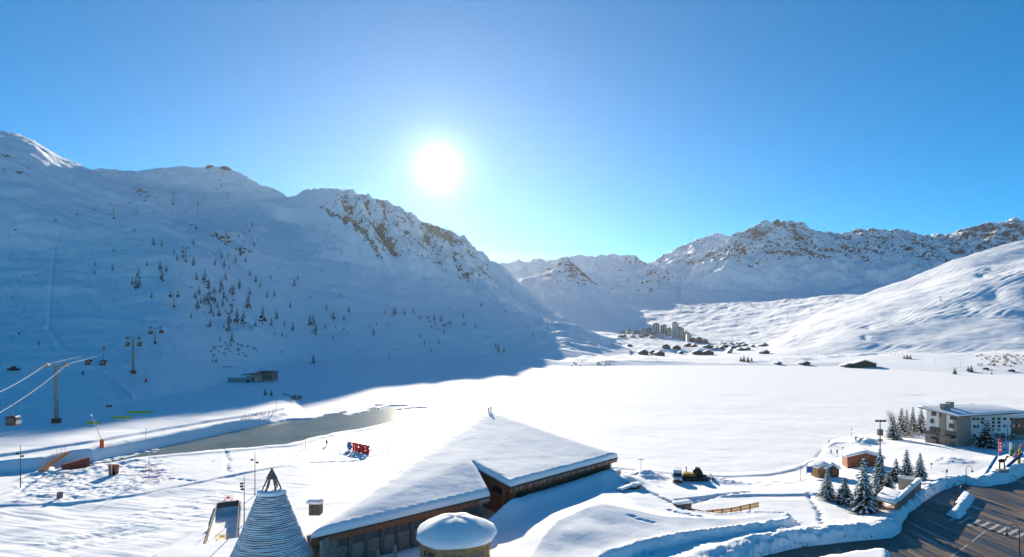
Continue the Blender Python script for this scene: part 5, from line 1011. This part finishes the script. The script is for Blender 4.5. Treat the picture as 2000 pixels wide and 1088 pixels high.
sw = empty('swing_frame', on(128, 936), 'dark A frame swing set standing in the trampled snow', 'play equipment'); s = sw.location.y/F
MB().bar((-12*s, 0, 14*s), (14*s, 0, 11*s), .14, .14).build('top_beam', 'dark_metal', sw)
for x_, z_ in ((-12*s, 14*s), (14*s, 11*s)):
    for sy in (-1, 1): MB().bar((x_, 0, z_), (x_+sy*1.2, sy*1.3, -.3), .12, .12).build('leg', 'dark_metal', sw)
for x_ in (-4*s, 4*s):
    b = MB().box((x_, 0, 4*s), (.5, .25, .06)).build('seat', 'black', sw)
    for q in (-.2, .2): MB().bar((x_+q, 0, 12.2*s), (x_+q, 0, 4*s), .03, .03).build('chain', 'metal', b)
rp_ = empty('rope_pyramid', on(291, 937), 'climbing net pyramid of thin ropes on a central mast', 'play equipment'); s = rp_.location.y/F; hm = 50*s
MB().tube((0, 0, -.3), (0, 0, hm), .12, .09, 8).build('mast', 'lightmetal', rp_); MB().box((0, 0, hm*.37), (1.6, .5, .2)).build('platform', 'dark_metal', rp_)
for k in range(6):
    a = math.pi*k/3+.3; e = Vector((math.cos(a)*30*s, math.sin(a)*30*s, 0)); MB().tube((0, 0, hm*.7), e, .025, .025, 4).build('rope', 'orange', rp_)
    a2 = a+math.pi/3; e2 = Vector((math.cos(a2)*30*s, math.sin(a2)*30*s, 0))
    for u in (.35, .6, .85): MB().tube(Vector((0, 0, hm*.7)).lerp(e, u), Vector((0, 0, hm*.7)).lerp(e2, u), .02, .02, 4).build('net_rope', 'orange', rp_)
bn = empty('litter_bin', on(117, 972), 'square dark litter bin in the trampled snow', 'bin'); MB().box((0, 0, .5), (1.0, .8, 1.4)).build('body', 'wood_grey', bn); MB().box((0, 0, 1.25), (1.1, .9, .12)).build('lid', 'dark_metal', bn)
sl_ = empty('spring_slide', on(1677, 860), 'small green slide half buried in snow by the shore path', 'play equipment'); MB().bar((-.9, 0, 1.3), (1.1, 0, .1), .6, .12).build('chute', 'green', sl_); MB().box((-1.0, 0, .6), (.3, .6, 1.5)).build('ladder', 'green', sl_)
# channel end: red wall, ramp with rail fence
rw = empty('red_wall', G(148, 914, .3), 'dark red concrete end wall of the open water channel', 'wall'); a, b = G(122, 917, .3)-rw.location, G(173, 905, .3)-rw.location; MB().bar(a+Vector((0, 0, .2)), b+Vector((0, 0, .6)), .8, 2.6).build('wall_body', 'brown_red', rw)
rm = empty('access_ramp', G(80, 917, 1.0), 'snowy wooden ramp with a mesh fence of orange posts', 'ramp'); a, b = Vector((0, 0, -.3)), G(131, 884, 3.2)-rm.location; MB().bar(a, b, 1.6, .35).build('deck', 'wood', rm); MB().bar(a+Vector((.8, -.5, .2)), b+Vector((.8, -.5, .2)), .3, .5).build('kerb_beam', 'wood_red', rm)
for k in range(7): p = a.lerp(b, k/6)+Vector((-.8, .3, 0)); MB().tube(p, p+Vector((0, 0, 2.4)), .05, .05, 5).build('post', 'orange', rm)
for k in range(4): MB().bar(a+Vector((-.8, .3, .5+.5*k)), b+Vector((-.8, .3, .5+.5*k)), .025, .025).build('wire', 'orange', rm)
# plank-walled lane with barriers
ln_ = empty('plank_lane', G(432, 1020, 0), 'sunken snow lane edged with plank boards', 'play equipment'); PT = [v-ln_.location for v in PIT]
for a, b in ((PT[0], PT[1]), (PT[1], PT[2]), (PT[3], PT[0])): MB().bar(a+Vector((0, 0, -.45)), b+Vector((0, 0, -.45)), .12, 1.3).build('board', 'wood_grey', ln_)
def barrier(px, py, w, m, label, rz=0, h=1.1):
    o = empty('crowd_barrier', on(px, py), label, 'barrier', rz=rz); W = w*o.location.y/F
    for z in (.2, h): MB().bar((-W/2, 0, z), (W/2, 0, z), .07, .07).build('rail', m, o)
    for k in range(7): x_ = -W/2+W*k/6; MB().bar((x_, 0, .2), (x_, 0, h), .05, .05).build('bar', m, o)
    for x_ in (-W*.4, W*.4): MB().box((x_, 0, .05), (.12, .8, .12)).build('foot', m, o)
    MB().box((0, -.05, h*.62), (W*.4, .04, h*.4)).build('panel', m, o)
barrier(446, 977, 17, 'orange', 'orange barrier at the head of the plank lane'); barrier(434, 1054, 25, 'yellow', 'yellow barrier across the foot of the plank lane', R(6))
def pbanner(px, py, w, m, label, rz=.1):
    o = empty('piste_banner', on(px, py), label, 'banner', 'padded banners on the shaded piste', rz=rz); W = w*o.location.y/F; MB().box((0, 0, 1.0), (W, .1, .9)).build('cloth', m, o)
    for x_ in (-W/2, W/2): MB().tube((x_, 0, -.3), (x_, 0, 1.7), .05, .05, 5).build('pole', 'metal', o)
pbanner(274, 809, 46, 'yellow', 'longest yellow piste banner by the shadow edge', .15); pbanner(237, 820, 36, 'yellow', 'middle yellow piste banner by the shadow edge', .1); pbanner(181, 830, 26, 'yellow', 'shortest yellow piste banner, crossed by the snow gun lance', .05); pbanner(213, 797, 11, 'brown_red', 'short dark red piste banner higher on the piste')
# stake enclosure by the lakeside track
rgp = random.Random(6)
for k in range(26):
    px = 470+k*2.7+rgp.uniform(-1, 1); b = 822-(px-470)*.16+rgp.uniform(-4, 2); p = hit(px, b)
    if p: o = empty('wooden_stake', p, 'thin wooden stake in the enclosure beside the lakeside track', 'stake', 'stakes by the lakeside track'); MB().tube((0, 0, -.3), (rgp.uniform(-.2, .2), 0, rgp.uniform(1.2, 2.6 if k % 6 else 4.5)), .07, .05, 5).build('pole', 'twig', o); MB().box((0, 0, rgp.uniform(.6, 1.4)), (rgp.uniform(.4, 1.2), .06, .12)).build('rail', 'twig', o)
for n, px in enumerate((1556, 1562, 1569, 1575, 1582, 1588, 1605, 1611, 1618, 1640, 1706, 1711, 1740, 1748, 1755, 1763)):
    p = hit(px, 694+(n % 3)*.8)
    if p: o = empty('piste_marker', p, 'dark piste marker in the row above the right shore', 'marker', 'piste markers above the right shore'); MB().tube((0, 0, -.3), (0, 0, 2.0), .12, .10, 5).build('pole', 'black', o); MB().box((0, 0, 1.7), (.9, .3, .9)).build('flag', 'black', o)
for n, px in enumerate((1665, 1826, 1876, 1936, 1997)):
    p = hit(px, (708, 712, 717, 722, 726)[n])
    if p: o = empty('road_lamp', p, 'thin lamp post along the far shore road', 'lamp', 'lamp posts on the shore road'); MB().tube((0, 0, -.3), (0, 0, 7), .1, .06, 6).build('pole', 'metal', o); MB().box((.5, 0, 7), (1.2, .2, .12)).build('lamp_head', 'metal', o)

# ================================================================== VEHICLES
def wheels(t, xs, y, r, w=.24):
    for x_ in xs:
        for sy in (-1, 1): k = MB().tube((x_, sy*y-w/2, r), (x_, sy*y+w/2, r), r, r, 14).build('wheel', 'black', t); MB().tube((x_, sy*(y+.02)-w/2, r), (x_, sy*(y+.02)+w/2, r), r*.55, r*.55, 10).build('rim', 'lightmetal', k)
def loft(secs):                                                    # x stations of (x, halfwidth bottom, halfwidth top, z0, z1)
    mb = MB(); v = []; n = len(secs)
    for x_, a, b, z0, z1 in secs: v += [(x_, -a, z0), (x_, a, z0), (x_, a*1.0, (z0+z1)/2), (x_, b, z1), (x_, -b, z1), (x_, -a, (z0+z1)/2)]
    f = [tuple(range(5, -1, -1)), tuple(range((n-1)*6, n*6))]+[(i*6+k, i*6+(k+1) % 6, (i+1)*6+(k+1) % 6, (i+1)*6+k) for i in range(n-1) for k in range(6)]
    return mb.add(v, f)
vp = on(1323, 940); van = empty('delivery_van', vp, 'white delivery van parked on the snow facing the hall', 'van', rz=R(-104)); 
loft([(-2.6, .98, .88, .45, 2.55), (-2.5, 1.0, .92, .4, 2.65), (.9, 1.0, .92, .4, 2.65), (1.5, 1.0, .86, .4, 2.2)]).build('body', 'white', van, bevel=.06)
loft([(1.5, 1.0, .86, .4, 2.18), (2.0, .99, .88, .4, 1.5), (2.75, .92, .84, .4, 1.2)]).build('bonnet', 'white', van, bevel=.05)
MB().add([(1.52, -.80, 2.12), (1.52, .80, 2.12), (2.04, .84, 1.46), (2.04, -.84, 1.46), (1.58, -.80, 2.15), (1.58, .80, 2.15), (2.1, .84, 1.49), (2.1, -.84, 1.49)], [(0, 1, 2, 3), (7, 6, 5, 4), (0, 4, 5, 1), (1, 5, 6, 2), (2, 6, 7, 3), (3, 7, 4, 0)]).build('windscreen', 'glass', van)
MB().box((2.72, 0, .6), (.2, 1.85, .45)).build('bumper', 'black', van); MB().box((2.74, 0, .95), (.08, .9, .22)).build('grille', 'black', van)
for sy in (-1, 1): MB().box((2.66, sy*.7, 1.0), (.14, .34, .26)).build('headlight', 'lightmetal', van); MB().box((1.55, sy*1.15, 1.5), (.12, .22, .35)).build('mirror', 'black', van); MB().box((1.2, sy*1.0, 1.75), (.9, .04, .6)).build('side_window', 'glass', van)
wheels(van, (-1.7, 1.9), .9, .36); van.scale = (1.15,)*3
gr = empty('snow_groomer', on(1357, 938), 'black and yellow tracked snow groomer parked beside the van', 'snow groomer', rz=R(-12))
for sy in (-1, 1):
    tr_ = MB(); pr = [(-2.6, .1), (2.5, .1), (2.9, .6), (2.5, 1.05), (-2.6, 1.05), (-2.9, .6)]; tr_.add([(a, sy*1.35+y, b) for y in (-.5, .5) for a, b in pr], [tuple(range(5, -1, -1)), tuple(range(6, 12))]+[(k, (k+1) % 6, 6+(k+1) % 6, 6+k) for k in range(6)]); trk_ = tr_.build('track', 'black', gr, bevel=.08)
    for k in range(5): MB().tube((-2.1+k*1.05, sy*1.35-.55, .55), (-2.1+k*1.05, sy*1.35+.55, .55), .38, .38, 10).build('track_wheel', 'dark_metal', trk_)
MB().box((-1.3, 0, 1.3), (2.6, 2.2, .7)).build('deck', mat('amber', (.42, .22, .03), .6), gr, bevel=.08); loft([(-.4, 1.0, .8, 1.2, 2.5), (.0, 1.05, .85, 1.2, 2.9), (1.0, 1.05, .85, 1.2, 2.85), (1.7, .95, .8, 1.2, 1.9)]).build('cab', 'black', gr, bevel=.08); loft([(1.0, .9, .8, 1.9, 2.75), (1.66, .85, .78, 1.75, 1.95)]).build('windscreen', 'glass', gr)
MB().box((3.6, 0, .7), (.25, 4.4, 1.1)).build('blade', 'dark_metal', gr, bevel=.05); MB().bar((2.4, 0, .8), (3.5, 0, .7), .5, .3).build('blade_arm', 'dark_metal', gr); MB().box((-3.6, 0, .5), (1.2, 4.2, .5)).build('tiller', 'black', gr); MB().bar((-2.6, 0, 1.0), (-3.5, 0, .7), .6, .25).build('tiller_arm', 'dark_metal', gr); MB().tube((-1.8, .6, 1.6), (-1.8, .6, 2.9), .12, .12, 8).build('exhaust', 'metal', gr); gr.scale = (1.15,)*3
def car(px, py, m, label, rz=0, name='parked_car', grp='cars on the shore road', k=1.0):
    p = on(px, py); t = empty(name, p, label, 'car', grp, rz=rz); loft([(-2.1, .8, .78, .35, .85), (-2.0, .86, .84, .3, .95), (1.0, .88, .84, .3, .98), (2.0, .82, .76, .3, .8), (2.15, .75, .7, .35, .7)]).build('body', m, t, bevel=.05); loft([(-1.8, .80, .62, .95, 1.05), (-1.3, .82, .66, .95, 1.48), (.2, .82, .66, .95, 1.48), (1.1, .80, .7, .95, 1.0)]).build('cabin', 'glass', t, bevel=.05); wheels(t, (-1.3, 1.3), .78, .32); MB().box((-.5, 0, 1.5), (1.3, 1.25, .06)).build('roof', m, t)
    for sy in (-1, 1): MB().box((2.1, sy*.55, .65), (.1, .3, .15)).build('headlight', 'lightmetal', t)
    t.scale = (k,)*3
car(1925, 722, 'dark_metal', 'dark car driving on the far shore road', R(170), k=1.35); car(1975, 726, 'black', 'black car behind the dark one on the far shore road', R(170), k=1.5)
for n, (px, py) in enumerate(((1405, 681), (1412, 682), (1419, 681), (1396, 683), (1436, 679), (1442, 679))): car(px, py, ('black', 'dark_metal', 'blue')[n % 3], 'small dark car parked between the far chalets', R(80), grp='cars parked in the far village', k=1.3)
sm_ = empty('snowmobile', on(29, 724), 'dark snow groomer working on the shaded piste', 'snow groomer'); MB().box((0, 0, .7), (5, 3.4, 1.2)).build('track_unit', 'black', sm_, bevel=.2); loft([(-.6, 1.2, 1, 1.2, 2.4), (0, 1.2, 1, 1.2, 3), (1.2, 1.2, 1, 1.2, 2.9), (2, 1.1, .9, 1.2, 2)]).build('cab', 'dark_metal', sm_); MB().box((3.2, 0, .9), (.3, 4.6, 1.2)).build('blade', 'red', sm_); sm_.rotation_euler = (0, 0, R(200)); sm_.name = 'piste_machine'

# ================================================================== PEOPLE
def person_mesh(pose):
    """one continuous skinned figure, 1.75 m; pose gives leg and arm swing"""
    sw_, arm, lean = pose; J = {}
    J['pel'] = (0, 0, .95); J['sp'] = (0, -lean*.3, 1.2); J['ch'] = (0, -lean*.6, 1.4); J['nk'] = (0, -lean*.8, 1.52); J['hd'] = (0, -lean*.9-.02, 1.66); J['tp'] = (0, -lean*.9, 1.74)
    E_ = [('pel', 'sp'), ('sp', 'ch'), ('ch', 'nk'), ('nk', 'hd'), ('hd', 'tp')]; RA = {'pel': .15, 'sp': .15, 'ch': .17, 'nk': .065, 'hd': .105, 'tp': .07}
    for sd, nm in ((-1, 'l'), (1, 'r')):
        s_ = sw_*sd
        for j, c, r in (('hp', (sd*.10, 0, .90), .11), ('kn', (sd*.11, -s_*.22-.03, .50), .075), ('an', (sd*.11, -s_*.42+.02, .09), .05), ('to', (sd*.12, -s_*.42-.14, .04), .045), ('sh', (sd*.20, -lean*.6, 1.42), .075), ('el', (sd*.27, -lean*.5+s_*.15+.02, 1.14), .055), ('wr', (sd*.27, -lean*.5+s_*.28-arm, .92), .04), ('ha', (sd*.265, -lean*.5+s_*.30-arm-.03, .82), .045)): J[j+nm] = c; RA[j+nm] = r
        E_ += [('pel', 'hp'+nm), ('hp'+nm, 'kn'+nm), ('kn'+nm, 'an'+nm), ('an'+nm, 'to'+nm), ('ch', 'sh'+nm), ('sh'+nm, 'el'+nm), ('el'+nm, 'wr'+nm), ('wr'+nm, 'ha'+nm)]
    ks = list(J); me = bpy.data.meshes.new('body'); me.from_pydata([J[k] for k in ks], [(ks.index(a), ks.index(b)) for a, b in E_], []); ob = bpy.data.objects.new('tmp', me); COL.objects.link(ob)
    md = ob.modifiers.new('s', 'SKIN'); 
    for k, sv_ in zip(ks, me.skin_vertices[0].data): sv_.radius = (RA[k],)*2; sv_.use_root = (k == 'pel')
    ob.modifiers.new('d', 'SUBSURF').levels = 1
    dg = bpy.context.evaluated_depsgraph_get(); r = bpy.data.meshes.new_from_object(ob.evaluated_get(dg)); bpy.data.objects.remove(ob); r.polygons.foreach_set('use_smooth', [True]*len(r.polygons)); return r
def cloth_mat(name, jacket, trousers):
    m = bpy.data.materials.new(name); m.use_nodes = True; nt = m.node_tree; b = nt.nodes['Principled BSDF']; b.inputs['Roughness'].default_value = .8; t = nt.nodes.new('ShaderNodeTexCoord'); x = nt.nodes.new('ShaderNodeSeparateXYZ'); nt.links.new(t.outputs['Object'], x.inputs[0]); r = nt.nodes.new('ShaderNodeValToRGB'); r.color_ramp.interpolation = 'CONSTANT'
    dv = nt.nodes.new('ShaderNodeMath'); dv.operation = 'DIVIDE'; dv.inputs[1].default_value = 2; nt.links.new(x.outputs['Z'], dv.inputs[0]); nt.links.new(dv.outputs[0], r.inputs[0]); e = r.color_ramp.elements
    e[0].color = (.02, .02, .02, 1); e[0].position = 0; e[1].position = .06; e[1].color = (*trousers, 1)
    for ps, c in ((.44, jacket), (.765, (.5, .3, .22))): q = e.new(ps); q.color = (*c, 1)
    nt.links.new(r.outputs[0], b.inputs['Base Color']); return m
WALK = person_mesh((1, 0, .03)); STAND = person_mesh((.25, .1, .02)); SKIP = person_mesh((.12, .3, .28))
def person(px, py, me, jk, trs, label, rz, k=1.0, skis=False):
    p = on(px, py); t = empty('person', p, label, 'person', rz=rz, sc=k); m2 = me.copy(); m2.materials.clear(); m2.materials.append(cloth_mat('cloth', jk, trs)); o = bpy.data.objects.new('body', m2); COL.objects.link(o); o.parent = t
    mb = MB(); hz_ = -.03-.025*(me is SKIP)*9; blob(mb, (0, hz_, 1.71), (.125, .135, .10), 10, 6, 1, .02); mb.build('hat', 'black', t, smooth=True)
    if skis:
        for sx in (-1, 1): MB().bar((sx*.13, -1.0, .02), (sx*.13, .7, .02), .09, .03).build('ski', 'black', t); MB().bar((sx*.35, -.1, .05), (sx*.3, -.35, 1.0), .02, .02).build('ski_pole', 'metal', t)
    return t
D_ = (.03, .03, .035)
person(1619, 868, WALK, (.10, .03, .03), D_, 'person in a dark red jacket walking ahead on the shore path', R(20)); person(1623, 888, WALK, D_, (.04, .04, .06), 'person in dark clothes walking beside another on the shore path', R(15)); person(1635, 888, WALK, (.05, .06, .07), D_, 'person in grey walking nearest the lamp post on the shore path', R(-10)); person(638, 870, STAND, (.05, .04, .03), D_, 'person in dark clothes standing on the channel bank near the red letters', R(160), 1.15)
for px, py, lb in ((45, 541, 'skier in black crouching high on the shaded piste'), (72, 540, 'skier in black leaving a spray of snow beside another skier'), (24, 584, 'lone skier in black halfway down the shaded piste'), (37, 655, 'skier in black above the groomer track'), (76, 675, 'skier in black leaning into a turn on the shaded piste'), (162, 734, 'skier in black gliding below the hanging cabins')): person(px, py, SKIP, D_, D_, lb, R(30), 1.7, True)['group'] = 'skiers on the shaded piste'
# ================================================================== THE AIR
bm = bmesh.new(); bmesh.ops.create_cube(bm, size=1)
for v in bm.verts: v.co = Vector((v.co.x*13000, 4200+v.co.y*9600, 560+v.co.z*1140))
me = bpy.data.meshes.new('haze'); bm.to_mesh(me)
m = bpy.data.materials.new('haze'); m.use_nodes = True; nt = m.node_tree; nt.nodes.clear()
pv = nt.nodes.new('ShaderNodeVolumePrincipled'); mo = nt.nodes.new('ShaderNodeOutputMaterial')
pv.inputs['Color'].default_value = (.93, .96, 1, 1); pv.inputs['Density'].default_value = 1.15e-5; pv.inputs['Anisotropy'].default_value = .64
nt.links.new(pv.outputs[0], mo.inputs['Volume']); me.materials.append(m)
hz = bpy.data.objects.new('haze', me); COL.objects.link(hz); tag(hz, 'thin bright air between the camera and the mountains', kind='stuff')
